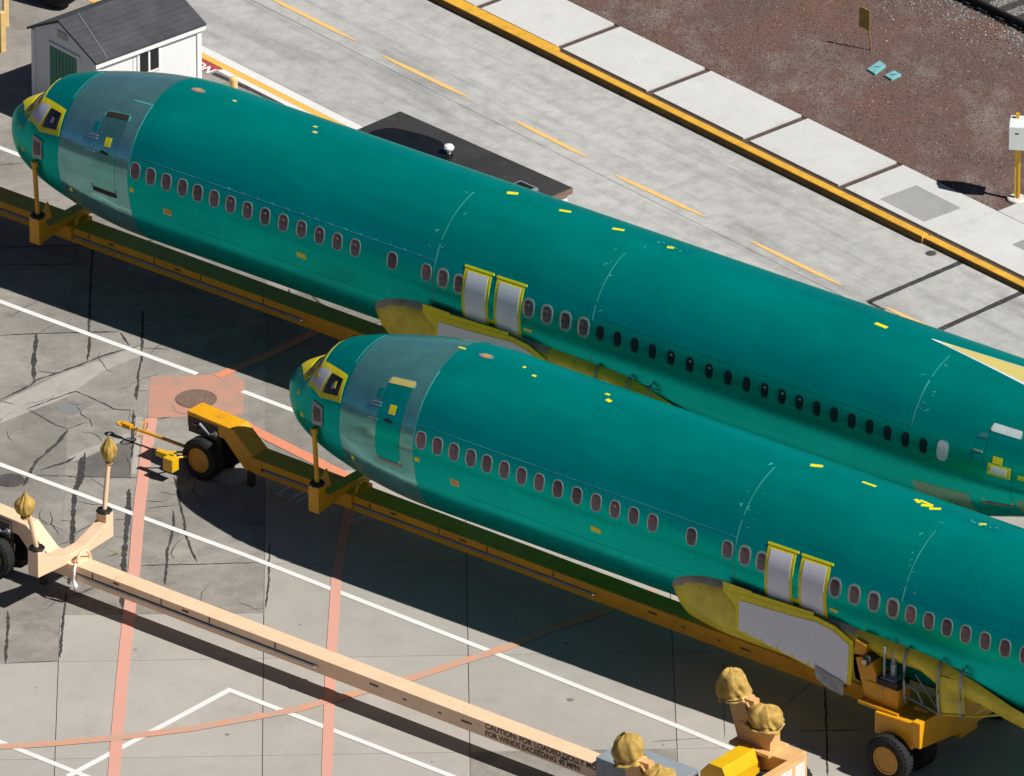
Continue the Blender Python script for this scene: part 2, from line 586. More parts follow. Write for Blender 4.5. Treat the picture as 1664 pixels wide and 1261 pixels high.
def chips_material(name, stops):
    m, t, b = mat_new(name)
    g = N(t, 'ShaderNodeNewGeometry')
    t.links.new(ramp(t, g.outputs['Random Per Island'], stops), b.inputs['Base Color'])
    b.inputs['Roughness'].default_value = 0.9
    return m


M['chips'] = chips_material('chips', [(0, (.08, .05, .042)), (.5, (.16, .10, .08)), (.86, (.22, .145, .115)), (.97, (.29, .23, .2)), (1, (.44, .40, .36))])
M['stones'] = chips_material('stones', [(0, (.10, .095, .09)), (.5, (.23, .225, .21)), (1, (.42, .41, .39))])


# ------------------------------------------------------------------ the ground
def clip(poly, fn):
    """keep the part of a convex polygon where fn >= 0"""
    out = []
    for i, p in enumerate(poly):
        q = poly[(i + 1) % len(poly)]
        a, b = fn(p), fn(q)
        if a >= 0:
            out.append(p)
        if (a >= 0) != (b >= 0):
            k = a / (a - b)
            out.append((p[0] + (q[0] - p[0]) * k, p[1] + (q[1] - p[1]) * k))
    return out


def shrink(poly, g):
    """inset a convex polygon by g"""
    area = sum(p[0] * q[1] - q[0] * p[1] for p, q in zip(poly, poly[1:] + poly[:1]))
    if area < 0:
        poly = poly[::-1]
    res = poly
    for i, p in enumerate(poly):
        q = poly[(i + 1) % len(poly)]
        dx, dy = q[0] - p[0], q[1] - p[1]
        L = math.hypot(dx, dy)
        if L < 1e-6:
            continue
        nx, ny = -dy / L, dx / L
        res = clip(res, lambda s, p=p, nx=nx, ny=ny: (s[0] - p[0]) * nx + (s[1] - p[1]) * ny - g)
        if len(res) < 3:
            return []
    return res


def slab(poly, parent, mat, z, h=0.04, name='slab', gap=0.012):
    q = shrink(poly, gap)
    if len(q) < 3:
        return None
    m = MB()
    n = len(q)
    m.add([(x, y, z) for x, y in q] + [(x, y, z - h) for x, y in q],
          [tuple(range(n))] + [(i, n + i, n + (i + 1) % n, (i + 1) % n) for i in range(n)])
    return m.build(name, mat, parent, fix=False)


ground = MB().poly([(-400, -400, -.06), (400, -400, -.06), (400, 400, -.06), (-400, 400, -.06)]).build('ground', M['joint'])
tag(ground, kind='structure')

E1 = Vector((math.cos(R(-48.8)), math.sin(R(-48.8)), 0))       # along the road, towards the right and the viewer
E2 = Vector((-E1.y, E1.x, 0))                                   # across it, away from the aircraft
ORD = at(552, 66)


def rd(p):
    q = Vector((p[0], p[1], 0)) - ORD
    return q.dot(E1), q.dot(E2)


def fromrd(u, v, z=0.0):
    q = ORD + E1 * u + E2 * v
    return Vector((q.x, q.y, z))


V_BORDER = rd(at(450, 136))[1]
V_KERB = rd(at(1100, 199))[1]
V_PANEL = rd(at(1100, 171, .10))[1]
V_KERB2 = V_KERB
V_WALK = rd(at(1240, 162))[1]
U_PAD = rd(at(1615, 345))[0]

apron = tag(MB().poly([fromrd(-60, V_BORDER, -.03), fromrd(70, V_BORDER, -.03), fromrd(70, -90, -.03), fromrd(-60, -90, -.03)]).build('apron', M['joint']), kind='structure')
GX = [-10.08 + 4.555 * k for k in range(-4, 9)]
GY = [-9.1 + 4.53 * k for k in range(-3, 10)]
tilt = R(2.0)
old_cells = {}
for i in range(len(GX) - 1):
    for j in range(len(GY) - 1):
        c4 = []
        for x, y in ((GX[i], GY[j]), (GX[i + 1], GY[j]), (GX[i + 1], GY[j + 1]), (GX[i], GY[j + 1])):
            c4.append((x + (-y - 5) * 0.011 * 1.0, y + (x + 5.8) * math.tan(tilt)))
        q = clip(c4, lambda p: V_BORDER - rd(p)[1])
        if len(q) < 3:
            continue
        cx = sum(p[0] for p in q) / len(q)
        cy = sum(p[1] for p in q) / len(q)
        old = (cx < -5.4 and cy > -4.5) or (cy > 4.6) or (-1.2 < cx < 3.4 and cy < -9.0)
        if cx < -10 and -4.5 < cy < 0:
            old = True
        parts = [(q, old)]
        if -10.2 < cx < -5.4 and -4.6 < cy < 0:          # the newer pour reaches up to here
            yb = -2.45
            parts = [(clip(q, lambda p: p[1] - yb - (p[0] + 7.8) * .02), True), (clip(q, lambda p: yb + (p[0] + 7.8) * .02 - p[1]), False)]
        for q_, old_ in parts:
            if len(q_) > 2:
                slab(q_, apron, M['concrete_old' if old_ else 'concrete_new'], 0.0, gap=0.009 if not old_ else 0.001)

road = tag(MB().poly([fromrd(-60, V_BORDER, -.034), fromrd(70, V_BORDER, -.034), fromrd(70, V_KERB + .3, -.034), fromrd(-60, V_KERB + .3, -.034)]).build('road', M['joint']), kind='structure')
u_cuts = [rd(at(947, 175))[0], rd(at(1162, 230))[0], rd(at(1347, 403))[0]]
U0 = rd(at(590, 50))[0]
V_MID = rd(at(794, 193))[1]
step = 5.6
cuts = sorted([U0 - 4 * step, U0 - 3 * step, U0 - 2 * step, U0 - step, U0, rd(at(986, 165))[0], rd(at(1090, 254))[0] + 1.2, rd(at(1347, 403))[0],
               rd(at(1487, 458))[0], rd(at(1600, 505))[0]])
cuts += [cuts[-1] + step * k for k in range(1, 6)]
for a, b in zip(cuts, cuts[1:]):
    for va, vb in ((V_BORDER, V_MID), (V_MID, V_KERB + .15)):
        slab([tuple(fromrd(a, va)[:2]), tuple(fromrd(b, va)[:2]), tuple(fromrd(b, vb)[:2]), tuple(fromrd(a, vb)[:2])], road, M['concrete_road'], 0.0, gap=0.008)


# --- seams, patches and painted markings, each its own sheet above the slabs
def ribbon(px, wid, parent, mat, name, z, jitter=0.0, taper=None, step_=0.12):
    pts = [at(x, y) for x, y in px]
    if jitter:
        fine = [pts[0]]
        for a, b in zip(pts, pts[1:]):
            k = max(1, int((b - a).length / step_))
            fine += [a + (b - a) * (i / k) for i in range(1, k + 1)]
        pts = fine
    m = MB()
    v = []
    last = len(pts) - 1
    for i, p in enumerate(pts):
        t = (pts[min(i + 1, len(pts) - 1)] - pts[max(i - 1, 0)])
        t.z = 0
        t.normalize()
        s = Vector((-t.y, t.x, 0))
        ww = wid * .5 * (taper[i] if taper else 1)
        off = 0.0
        if jitter:
            ww *= max(.2, 1 + jitter * 1.5 * mnoise.noise(Vector((p.x * 5, p.y * 5, 1.3))) + jitter * .9 * mnoise.noise(Vector((p.x * 17, p.y * 17, 4.3))))
            if jitter > .3:                             # thin out towards both ends
                ww *= min(1, .25 + .16 * min(i, last - i))
            off = jitter * 0.035 * mnoise.noise(Vector((p.x * 2.2, p.y * 2.2, 7.7))) + jitter * .03 * mnoise.noise(Vector((p.x * 7, p.y * 7, 2.7))) + jitter * .03 * mnoise.noise(Vector((p.x * 23, p.y * 23, 6.7)))
        v += [p + s * (ww + off), p - s * (ww - off)]
    v = [(q[0], q[1], z) for q in v]
    m.add(v, [(2 * i, 2 * i + 1, 2 * i + 3, 2 * i + 2) for i in range(len(pts) - 1)])
    return m.build(name, mat, parent, fix=False)


def sheet(px, parent, mat, name, z):
    return MB().poly([(p.x, p.y, z) for p in (at(x, y) for x, y in px)]).build(name, mat, parent, fix=False)


sheet([(0, 655), (100, 608), (205, 570), (228, 562), (230, 578), (165, 604), (110, 645), (0, 688)], apron, M['concrete_light'], 'concrete_strip', .003)
sheet([(110, 742), (208, 703), (213, 710), (140, 742), (116, 750)], apron, M['concrete_light'], 'concrete_strip', .003)
sheet([(140, 744), (212, 712), (213, 776), (135, 776)], apron, M['concrete_dark'], 'concrete_patch', .003)
sheet([(221, 678), (232, 678), (222, 770), (214, 770)], apron, M['concrete_light'], 'concrete_strip', .003)
sheet([(90, 660), (118, 650), (142, 660), (136, 668), (118, 675), (95, 668)], apron, M['blue_stain'], 'stain', .003)
sheet([(345, 778), (372, 758), (425, 770), (380, 788)], apron, M['concrete_light'], 'concrete_patch', .003)
SEAMS = [
    ([(152, 400), (147, 457), (145, 526), (146, 556), (142, 587)], .075), ([(0, 545), (58, 542), (146, 540), (193, 539)], .06),
    ([(195, 541), (203, 552), (211, 561)], .09), ([(60, 542), (55, 579), (55, 617)], .12), ([(61, 603), (89, 607), (107, 602), (141, 589)], .06),
    ([(0, 650), (51, 626), (57, 618), (89, 608), (142, 588), (170, 577), (203, 568)], .07), ([(232, 503), (231, 554), (230, 582), (225, 605), (224, 640)], .07),
    ([(231, 566), (252, 566), (274, 568)], .06), ([(203, 569), (232, 560)], .05), ([(0, 431), (142, 429)], .05), ([(0, 402), (150, 398)], .05),
    ([(43, 665), (85, 649), (124, 635), (155, 650), (186, 665), (224, 667)], .05), ([(0, 651), (24, 658)], .05),
    ([(46, 666), (72, 680), (94, 692), (111, 697)], .06), ([(111, 697), (140, 686)], .05), ([(111, 698), (92, 721), (72, 738), (62, 746), (49, 767), (38, 790)], .10),
    ([(221, 627), (221, 650)], .10), ([(221, 635), (240, 635)], .07), ([(217, 668), (216, 708), (214, 745)], .09), ([(243, 636), (286, 640)], .035),
    ([(253, 681), (279, 678)], .06), ([(133, 742), (129, 773), (121, 800), (119, 843), (117, 880), (112, 950)], .13), ([(138, 735), (134, 775), (128, 792)], .09),
    ([(65, 764), (108, 751), (124, 742)], .09), ([(54, 773), (124, 774), (213, 777), (271, 771)], .035), ([(210, 795), (208, 843), (202, 897), (200, 940), (198, 985)], .14),
    ([(121, 814), (150, 820), (167, 820)], .035), ([(240, 826), (270, 823), (291, 820)], .04), ([(284, 775), (291, 810), (298, 843), (302, 870), (312, 897), (321, 913)], .07),
    ([(281, 829), (282, 856), (272, 897), (270, 923), (268, 950)], .07), ([(226, 919), (320, 917), (430, 914)], .045), ([(97, 845), (116, 847)], .05),
    ([(186, 845), (205, 844)], .05), ([(170, 907), (199, 897)], .05), ([(121, 867), (151, 851)], .05), ([(12, 993), (14, 1009), (11, 1034), (9, 1078)], .08),
    ([(0, 1079), (50, 1076), (97, 1074)], .03), ([(109, 960), (103, 1001), (97, 1069)], .07), ([(111, 971), (162, 952)], .05), ([(200, 955), (199, 990)], .1),
    ([(224, 978), (262, 991)], .05), ([(438, 880), (437, 945), (432, 988)], .05), ([(400, 990), (432, 989)], .02), ([(1340, 1095), (1342, 1160), (1345, 1261)], .05),
    ([(1205, 1206), (1330, 1100)], .02), ([(1290, 1188), (1410, 1186)], .05), ([(470, 470), (474, 490)], .1), ([(505, 478), (518, 492), (530, 497)], .08),
    ([(600, 527), (635, 520)], .05), ([(625, 512), (621, 535)], .09), ([(172, 348), (180, 360)], .1), ([(225, 395), (262, 388)], .05),
    ([(0, 268), (40, 265)], .05), ([(1175, 1075), (1178, 1200)], .02), ([(1060, 1205), (1160, 1198)], .025),
]
for k, (px, wd) in enumerate(SEAMS):
    ribbon(px, wd * .78, apron, M['tar'], 'tar_seam', .0034 + k * .00002, jitter=.45, step_=.05)
rgc = random.Random(21)
for k in range(46):                                   # hairline cracks wandering over the old slabs
    x, y = rgc.uniform(0, 430), rgc.uniform(470, 985)
    a = rgc.choice((0, 90, 90, 35, 150)) + rgc.uniform(-18, 18)
    pl_ = [(x, y)]
    for j in range(rgc.randint(3, 7)):
        a += rgc.uniform(-32, 32)
        x += math.cos(R(a)) * rgc.uniform(7, 15)
        y += math.sin(R(a)) * rgc.uniform(4, 9)
        pl_.append((x, y))
    ribbon(pl_, rgc.uniform(.012, .03), apron, M['tar'], 'crack', .0046 + k * .00002, jitter=.6, step_=.08)
for k in range(22):                                   # oil spots
    x, y = rgc.uniform(20, 1100), rgc.uniform(600, 1250)
    r1 = rgc.uniform(2, 7)
    sheet([(x + r1 * math.cos(j * .7) * rgc.uniform(.7, 1.2), y + .45 * r1 * math.sin(j * .7) * rgc.uniform(.7, 1.2)) for j in range(9)], apron, M['oil'], 'oil_spot', .0020 + k * .00003)
ribbon([(346, 119), (420, 151), (450, 167), (500, 193)], .14, apron, M['tar'], 'tar_seam', .0035, jitter=.15)
for px, wd in [([(1411, 491), (1562, 426)], .17), ([(1520, 539), (1664, 474), (1700, 457)], .17), ([(1411, 491), (1437, 504)], .10)]:
    ribbon(px, wd, road, M['tar'], 'tar_seam', .0035, jitter=.12)

# orange and pink stripes
sheet([(244, 613), (300, 611), (348, 608), (375, 603), (398, 621), (394, 674), (320, 677), (240, 679)], apron, M['patch_pink'], 'painted_patch', .005)
WHITE = [[(-60, 218), (900, 578), (1700, 877)], [(-60, 468), (320, 608)], [(394, 636), (700, 752), (1100, 908), (1700, 1150)],
         [(-60, 733), (0, 755), (215, 835), (400, 903), (540, 958), (800, 1060), (1090, 1176), (1330, 1275), (1420, 1312)],
         [(-60, 1182), (0, 1206), (150, 1266)], [(110, 1262), (372, 1122)], [(368, 1120), (735, 1262), (800, 1287)]]
for k, px in enumerate(WHITE):
    ribbon(px, .155, apron, M['white_paint'], 'white_line', .0080 + k * .0005)
ribbon([(246, 680), (238, 735), (226, 830), (219, 920), (205, 1040), (195, 1140), (185, 1261), (182, 1300)], .27, apron, M['pink_paint'], 'pink_line', .013)
ribbon([(572, 812), (560, 860), (547, 936), (537, 1090), (531, 1261), (529, 1300)], .235, apron, M['pink_paint'], 'pink_line', .013)
ribbon([(-40, 1216), (0, 1214), (60, 1211), (189, 1200), (311, 1185), (420, 1165), (481, 1154), (530, 1140), (600, 1122), (679, 1100), (738, 1080), (820, 1054), (890, 1025), (982, 995), (1064, 961)], .25, apron, M['orange_faded'], 'orange_line', .017)
ribbon([(396, 689), (408, 697), (480, 733), (568, 777)], .30, apron, M['orange_paint'], 'orange_line', .013)
ribbon([(352, 612), (440, 575), (567, 513)], .24, apron, M['orange_paint'], 'orange_line', .013)
sheet([(178, 890), (197, 899), (194, 902), (175, 893)], apron, M['primer_edge'], 'paint_mark', .009)


def lettering(text, name, mat, parent, mtx, size, extrude=0.0, bold=0.0):
    cu = bpy.data.curves.new(name, 'FONT')
    cu.body = text
    cu.size = size
    cu.extrude = extrude
    cu.offset = bold
    tmp = bpy.data.objects.new(name, cu)
    col.objects.link(tmp)
    bpy.context.view_layer.update()
    me = bpy.data.meshes.new_from_object(tmp.evaluated_get(bpy.context.evaluated_depsgraph_get()))
    bpy.data.objects.remove(tmp)
    me.materials.clear()
    me.materials.append(mat)
    o = link(name, me, parent)
    o.matrix_local = mtx
    return o


def basis(o, x, y):
    x = Vector(x).normalized()
    y = Vector(y)
    y = (y - x * y.dot(x)).normalized()
    z = x.cross(y)
    return Matrix(((x.x, y.x, z.x, o[0]), (x.y, y.y, z.y, o[1]), (x.z, y.z, z.z, o[2]), (0, 0, 0, 1)))


AX = R(37.797)                                  # the aircraft and dollies stand at this angle
DX = Vector((math.cos(AX), -math.sin(AX), 0))   # towards the tail
DN = Vector((-math.sin(AX), -math.cos(AX), 0))  # towards the viewer's left
p = at(443, 803)
lettering("LINE  2", 'ground_lettering', M['faint_white'], apron, basis((p.x, p.y, .0135), DX, -DN), .80)

# road border: broad white band, yellow line, red panel with its two letters
vy = V_BORDER
def band(v0, v1, z, mat, name, ua=-30, ub=45, parent=None):
    m = MB().poly([fromrd(ua, v0, z), fromrd(ub, v0, z), fromrd(ub, v1, z), fromrd(ua, v1, z)])
    return m.build(name, mat, parent or road, fix=False)
band(vy - .25, vy, .009, M['white_road'], 'white_line')
band(vy - .45, vy - .254, .009, M['yellow_road'], 'yellow_line', parent=apron)
band(vy - .62, vy - .454, .009, M['white_road'], 'white_line', ua=rd(at(356, 113))[0], parent=apron)
ra, rb = rd(at(300, 82))[0], rd(at(362, 114))[0]
MB().poly([fromrd(ra - 3.2, vy - .47, .012), fromrd(rb, vy - .47, .012), fromrd(rb - .35, vy - 1.0, .012), fromrd(ra - 3.2, vy - 1.0, .012)]).build('red_panel', M['red_paint'], apron, fix=False)
q = fromrd(rd(at(327, 101))[0] - .05, vy - .90, .016)
lettering("ON", 'ground_lettering', M['trim_white'], apron, basis(q, E1, E2), .42, bold=.010)

for a, b in [((430, -8), (577, 66)), ((622, 91), (760, 158)), ((838, 197), (955, 256)), ((1000, 285), (1145, 352)), ((1222, 393), (1368, 464)), ((1440, 500), (1580, 566))]:
    pts_ = [(a[0] + (b[0] - a[0]) * k / 8, a[1] + (b[1] - a[1]) * k / 8) for k in range(9)]
    ribbon(pts_, .14, road, M['dash_paint'], 'lane_dash', .009, taper=(.35, .8, 1, 1, 1, 1, 1, .7, .3))

# kerb, pavement panels, bark ground
kerb = thing('kerb', 'long raised yellow kerb with a shade-painted dark face between road and pavement', 'kerb', fromrd(0, V_KERB, 0))
def kerb_piece(ua, ub, va, vb, h, name='kerb_segment'):
    m = MB()
    o = fromrd(0, V_KERB)
    v = []
    for u in (ua, ub):
        for vv in (va, vb):
            for z in (-.03, h):
                v.append(fromrd(u, vv, z) - o)
    m.add(v, [(0, 1, 3, 2), (4, 6, 7, 5), (0, 4, 5, 1), (2, 3, 7, 6), (0, 2, 6, 4), (1, 5, 7, 3)])
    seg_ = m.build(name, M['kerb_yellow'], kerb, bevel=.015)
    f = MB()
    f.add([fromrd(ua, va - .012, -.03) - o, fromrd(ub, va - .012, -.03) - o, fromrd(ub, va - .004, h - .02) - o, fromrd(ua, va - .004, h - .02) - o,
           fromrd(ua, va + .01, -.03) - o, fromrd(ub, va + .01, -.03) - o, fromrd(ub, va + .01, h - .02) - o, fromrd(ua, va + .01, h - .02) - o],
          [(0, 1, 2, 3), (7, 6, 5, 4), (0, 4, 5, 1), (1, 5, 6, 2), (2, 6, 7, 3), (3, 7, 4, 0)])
    f.build('shade_face', M['kerb_face_shade'], seg_)  # thin facing that carries the painted shade
    return seg_
uj = rd(at(1518, 388))[0]
ks = [-30, -22, -15, -9, rd(at(921, 85))[0], rd(at(1069, 155))[0], rd(at(1221, 233))[0], rd(at(1375, 311))[0], uj]
for i, (a, b) in enumerate(zip(ks, ks[1:])):
    kerb_piece(a + .004, b - .004, V_KERB, V_KERB + (.22 if i > 3 else .36), .19)
kerb_piece(uj + .004, uj + 6, V_KERB + .05, V_KERB + .27, .15)
kerb_piece(uj + 6.008, 45, V_KERB + .05, V_KERB + .27, .15)

walk = tag(MB().poly([fromrd(-60, V_KERB + .05, .05), fromrd(70, V_KERB + .05, .05), fromrd(70, V_WALK + .05, .05), fromrd(-60, V_WALK + .05, .05)]).build('pavement', M['earth_joint']), kind='structure')
us = [rd(at(655, -66))[0], rd(at(805, 10))[0], rd(at(931, 78))[0], rd(at(1077, 151))[0], rd(at(1233, 229))[0], rd(at(1383, 307))[0], U_PAD + .15, U_PAD + 4.6, U_PAD + 9.2, U_PAD + 14]
us = [us[0] - 8, us[0] - 4] + us
GAP = .21
for i, (a, b) in enumerate(zip(us, us[1:])):
    slab([tuple(fromrd(a, V_PANEL)[:2]), tuple(fromrd(b - (GAP if b < U_PAD else 0), V_PANEL)[:2]), tuple(fromrd(b - (GAP if b < U_PAD else 0), V_WALK)[:2]), tuple(fromrd(a, V_WALK)[:2])],
         walk, M['concrete_walk'], .10, h=.06, name='paving_panel', gap=.012)
pad = tag(MB().poly([fromrd(U_PAD + .15, V_WALK + .01, .096), fromrd(U_PAD + 14, V_WALK + .01, .096), fromrd(U_PAD + 14, V_WALK + 12, .096), fromrd(U_PAD + .15, V_WALK + 12, .096)]).build('concrete_pad', M['concrete_walk'], fix=False), kind='structure')
def flat_z(px, parent, mat, name, z):
    return MB().poly([(q_.x, q_.y, z) for q_ in (at(x, y, z) for x, y in px)]).build(name, mat, parent, fix=False)
flat_z([(1430, 323), (1489, 301), (1562, 338), (1502, 360)], walk, M['concrete_patch'], 'concrete_patch', .104)
flat_z([(1645, 397), (1690, 378), (1720, 395), (1680, 414)], walk, M['concrete_patch'], 'concrete_patch', .104)

bark = tag(MB().poly([fromrd(-60, V_WALK + .02, .07), fromrd(U_PAD + .14, V_WALK + .02, .07), fromrd(U_PAD + .14, V_WALK + 40, .07), fromrd(-60, V_WALK + 40, .07)]).build('bark_ground', M['bark'], fix=False), kind='structure')
V_RAIL = rd(at(1600, 24))[1]
M['ballast_bed'] = concrete('ballast_bed', (0.24, 0.235, 0.22), (0.14, 0.13, 0.12), contrast=0.2, smudge=.6, speck=.95)
def scatter(n, ua, ub, va, vb, z, s0, s1, mat, name, seed, keep=None):
    rg = random.Random(seed)
    vv, ff = [], []
    for _ in range(n):
        u, v_ = rg.uniform(ua, ub), rg.uniform(va, vb)
        if keep and rg.random() > keep(u, v_):
            continue
        c = fromrd(u, v_, z)
        s = rg.uniform(s0, s1)
        a = rg.uniform(0, math.pi)
        e = Vector((math.cos(a), math.sin(a), rg.uniform(-.5, .5))) * s
        g = Vector((-math.sin(a), math.cos(a), rg.uniform(-.5, .5))) * s * rg.uniform(.3, .7)
        k = len(vv)
        hgt = Vector((0, 0, s * .5))
        vv += [c - e - g, c + e - g, c + e + g, c - e + g, c + hgt]
        ff += [(k, k + 1, k + 4), (k + 1, k + 2, k + 4), (k + 2, k + 3, k + 4), (k + 3, k, k + 4)]
    m = MB()
    m.v = [tuple(q_) for q_ in vv]
    m.f = ff
    return tag(m.build(name, mat, None, fix=False), kind='stuff')
UA, UB = rd(at(880, -40))[0] - 2, U_PAD + .1
scatter(30000, UA, UB, V_WALK + .05, V_RAIL + 1.0, .078, .008, .026, M['chips'], 'bark_chips', 3)
scatter(20000, rd(at(1480, -30))[0] - 4, UB + 2, V_RAIL - 2.4, V_RAIL + 4, .085, .018, .034, M['stones'], 'ballast', 5,
        keep=lambda u, v_: 1.0 if v_ > V_RAIL - .1 else max(0, 1 - (V_RAIL - .1 - v_) / 2.2) ** 2)
track = thing('railway_track', 'black railway rail on timber sleepers in grey ballast at the photo\'s top right corner', 'railway track', fromrd(0, V_RAIL, 0))
o0 = fromrd(0, V_RAIL, 0)
for vv_ in (0.0, 1.5):
    m = MB()
    for (va, vb, za, zb) in ((-.07, .07, .16, .18), (-.012, .012, .18, .29), (-.04, .04, .29, .33)):
        v = []
        for u in (-40, U_PAD + 12):
            for b_ in (va, vb):
                for z in (za, zb):
                    v.append(fromrd(u, V_RAIL + vv_ + b_, z) - o0)
        m.add(v, [(0, 1, 3, 2), (4, 6, 7, 5), (0, 4, 5, 1), (2, 3, 7, 6), (0, 2, 6, 4), (1, 5, 7, 3)])
    m.build('rail', M['rail_steel'], track)
MB().poly([fromrd(-40, V_RAIL - .12, .0745) - o0, fromrd(U_PAD + 12, V_RAIL - .12, .0745) - o0, fromrd(U_PAD + 12, V_RAIL + 4.5, .0745) - o0, fromrd(-40, V_RAIL + 4.5, .0745) - o0]).build('ballast_bed', M['ballast_bed'], track, fix=False)
us0 = rd(at(1590, 12))[0]
sm = MB()
v = []
for a_ in (-.11, .11):
    for b_ in (-.12, 2.1):
        for z in (.02, .12):
            v.append(E1 * a_ + E2 * b_ + Vector((0, 0, z)))
sm.add(v, [(0, 1, 3, 2), (4, 6, 7, 5), (0, 4, 5, 1), (2, 3, 7, 6), (0, 2, 6, 4), (1, 5, 7, 3)])
sme = sm.mesh('sleeper', M['sleeper_wood'])
for k in range(-8, 9):
    s_ = link('sleeper', sme, track)
    s_.location = E1 * (us0 + k * .62)


# ------------------------------------------------------------------ aircraft fuselages
AXIS_H = 3.55
XS = [0, .1, .25, .5, .8, 1.2, 1.6, 2.0, 2.5, 3, 3.5, 4, 4.5, 5.2, 5.8, 29, 31, 33, 35, 37, 38]
WS = [0.02, .17, .37, .63, .87, 1.09, 1.26, 1.40, 1.525, 1.64, 1.73, 1.795, 1.845, 1.87, 1.88, 1.88, 1.80, 1.6, 1.3, .85, .55]
XT = [0, .1, .25, .5, .8, 1.05, 1.2, 1.4, 1.6, 1.8, 2.0, 2.25, 2.5, 3, 3.5, 4, 4.5, 5.2, 5.8, 34, 38]
TS = [-.58, -.28, -.10, .11, .28, .42, .56, .84, 1.0, 1.08, 1.15, 1.24, 1.31, 1.44, 1.56, 1.67, 1.76, 1.85, 1.88, 1.88, 1.75]
XB = [0, .1, .25, .5, .8, 1.2, 1.6, 2.0, 2.5, 3, 3.5, 4, 4.5, 5.2, 26.3, 27.4, 28.2, 29, 30, 31, 33, 36, 38]
BS = [-.64, -.93, -1.08, -1.25, -1.41, -1.56, -1.685, -1.78, -1.89, -1.98, -2.05, -2.10, -2.12, -2.13, -2.13, -2.05, -1.88, -1.64, -1.30, -1.0, -.45, .35, .8]
XZ = [0, .1, .25, .5, .8, 1.2, 1.6, 2.0, 2.5, 3, 3.5, 4, 4.5, 5.2, 5.8, 29, 32, 36, 38]
ZS = [-.61, -.61, -.60, -.57, -.54, -.48, -.415, -.355, -.275, -.21, -.15, -.09, -.055, -.01, 0, 0, .15, .6, 1.0]
_cache = {}


def prof(x):
    k = round(x, 4)
    if k not in _cache:
        _cache[k] = (pchip(XS, WS, x), pchip(XT, TS, x), pchip(XB, BS, x), pchip(XZ, ZS, x))
    return _cache[k]


def lowy(v):
    z = -2.13 * v
    if z > -.5:
        return math.sqrt(1.88 ** 2 - z * z) / 1.88
    return math.sqrt(max(0, 1.822 ** 2 - (z + .308) ** 2)) / 1.88


def skin(x, u, off=0.0):
    """point on the fuselage; u in degrees from the left waterline (0) over the crown (90); y points right"""
    if off:
        e = .5
        p0 = skin(x, u)
        a = skin(x + .02, u) - skin(x - .02, u)
        b = skin(x, u + e) - skin(x, u - e)
        n = a.cross(b)
        n.normalize()
        c = Vector((0, 0, AXIS_H + prof(x)[3]))
        if n.dot(Vector((0, p0.y, p0.z - c.z))) < 0:
            n = -n
        return p0 + n * off
    W_, T_, B_, Z_ = prof(x)
    s = 1
    if u > 90:
        u = 180 - u
        s = -1
    r = R(u)
    if u >= 0:
        y, z = W_ * math.cos(r), Z_ + (T_ - Z_) * math.sin(r)
    else:
        v = math.sin(-r)
        y, z = W_ * lowy(v), Z_ + (B_ - Z_) * v
    return Vector((x, -y * s, z + AXIS_H))


def drape(f, nu, nv, off, skirt=0.006):
    """grid laid on the skin: f(a, b) -> (x, u) with a, b in 0..1; edges turned down to the skin"""
    m = MB()
    v = [skin(*f(i / nu, j / nv), off) for i in range(nu + 1) for j in range(nv + 1)]
    fc = [(i * (nv + 1) + j, (i + 1) * (nv + 1) + j, (i + 1) * (nv + 1) + j + 1, i * (nv + 1) + j + 1) for i in range(nu) for j in range(nv)]
    m.add(v, fc)
    if skirt:
        loop = [(i, 0) for i in range(nu)] + [(nu, j) for j in range(nv)] + [(i, nv) for i in range(nu, 0, -1)] + [(0, j) for j in range(nv, 0, -1)]
        base = len(m.v)
        n = len(loop)
        for i, j in loop:
            m.v.append(tuple(skin(*f(i / nu, j / nv), off - skirt)))
        for k in range(n):
            a, b = loop[k], loop[(k + 1) % n]
            m.f.append((a[0] * (nv + 1) + a[1], b[0] * (nv + 1) + b[1], base + (k + 1) % n, base + k))
    return m


def quad(c):
    """bilinear patch between corners c = [(x,u) x4] in order"""
    def f(a, b):
        return tuple(c[0][k] * (1 - a) * (1 - b) + c[1][k] * a * (1 - b) + c[2][k] * a * b + c[3][k] * (1 - a) * b for k in (0, 1))
    return f


def rect(x0, x1, u0, u1):
    return quad([(x0, u0), (x1, u0), (x1, u1), (x0, u1)])


def round_rect(x0, x1, u0, u1, rx, ru, n=6):
    """outline points (x, u) of a rounded rectangle"""
    pts = []
    for cx, cu, a0 in ((x1 - rx, u1 - ru, 0), (x0 + rx, u1 - ru, 90), (x0 + rx, u0 + ru, 180), (x1 - rx, u0 + ru, 270)):
        for k in range(n + 1):
            a = R(a0 + 90 * k / n)
            pts.append((cx + rx * math.cos(a), cu + ru * math.sin(a)))
    return pts


def ring(outer, inner, off, skirt=.008):
    m = MB()
    n = len(outer)
    a = [skin(x, u, off) for x, u in outer]
    b = [skin(x, u, off) for x, u in inner]
    c = [skin(x, u, off - skirt) for x, u in outer]
    d = [skin(x, u, off - skirt) for x, u in inner]
    m.add(a + b + c + d, [(i, (i + 1) % n, n + (i + 1) % n, n + i) for i in range(n)]
          + [(i, (i + 1) % n, 2 * n + (i + 1) % n, 2 * n + i) for i in range(n)]
          + [(n + i, n + (i + 1) % n, 3 * n + (i + 1) % n, 3 * n + i) for i in range(n)])
    return m


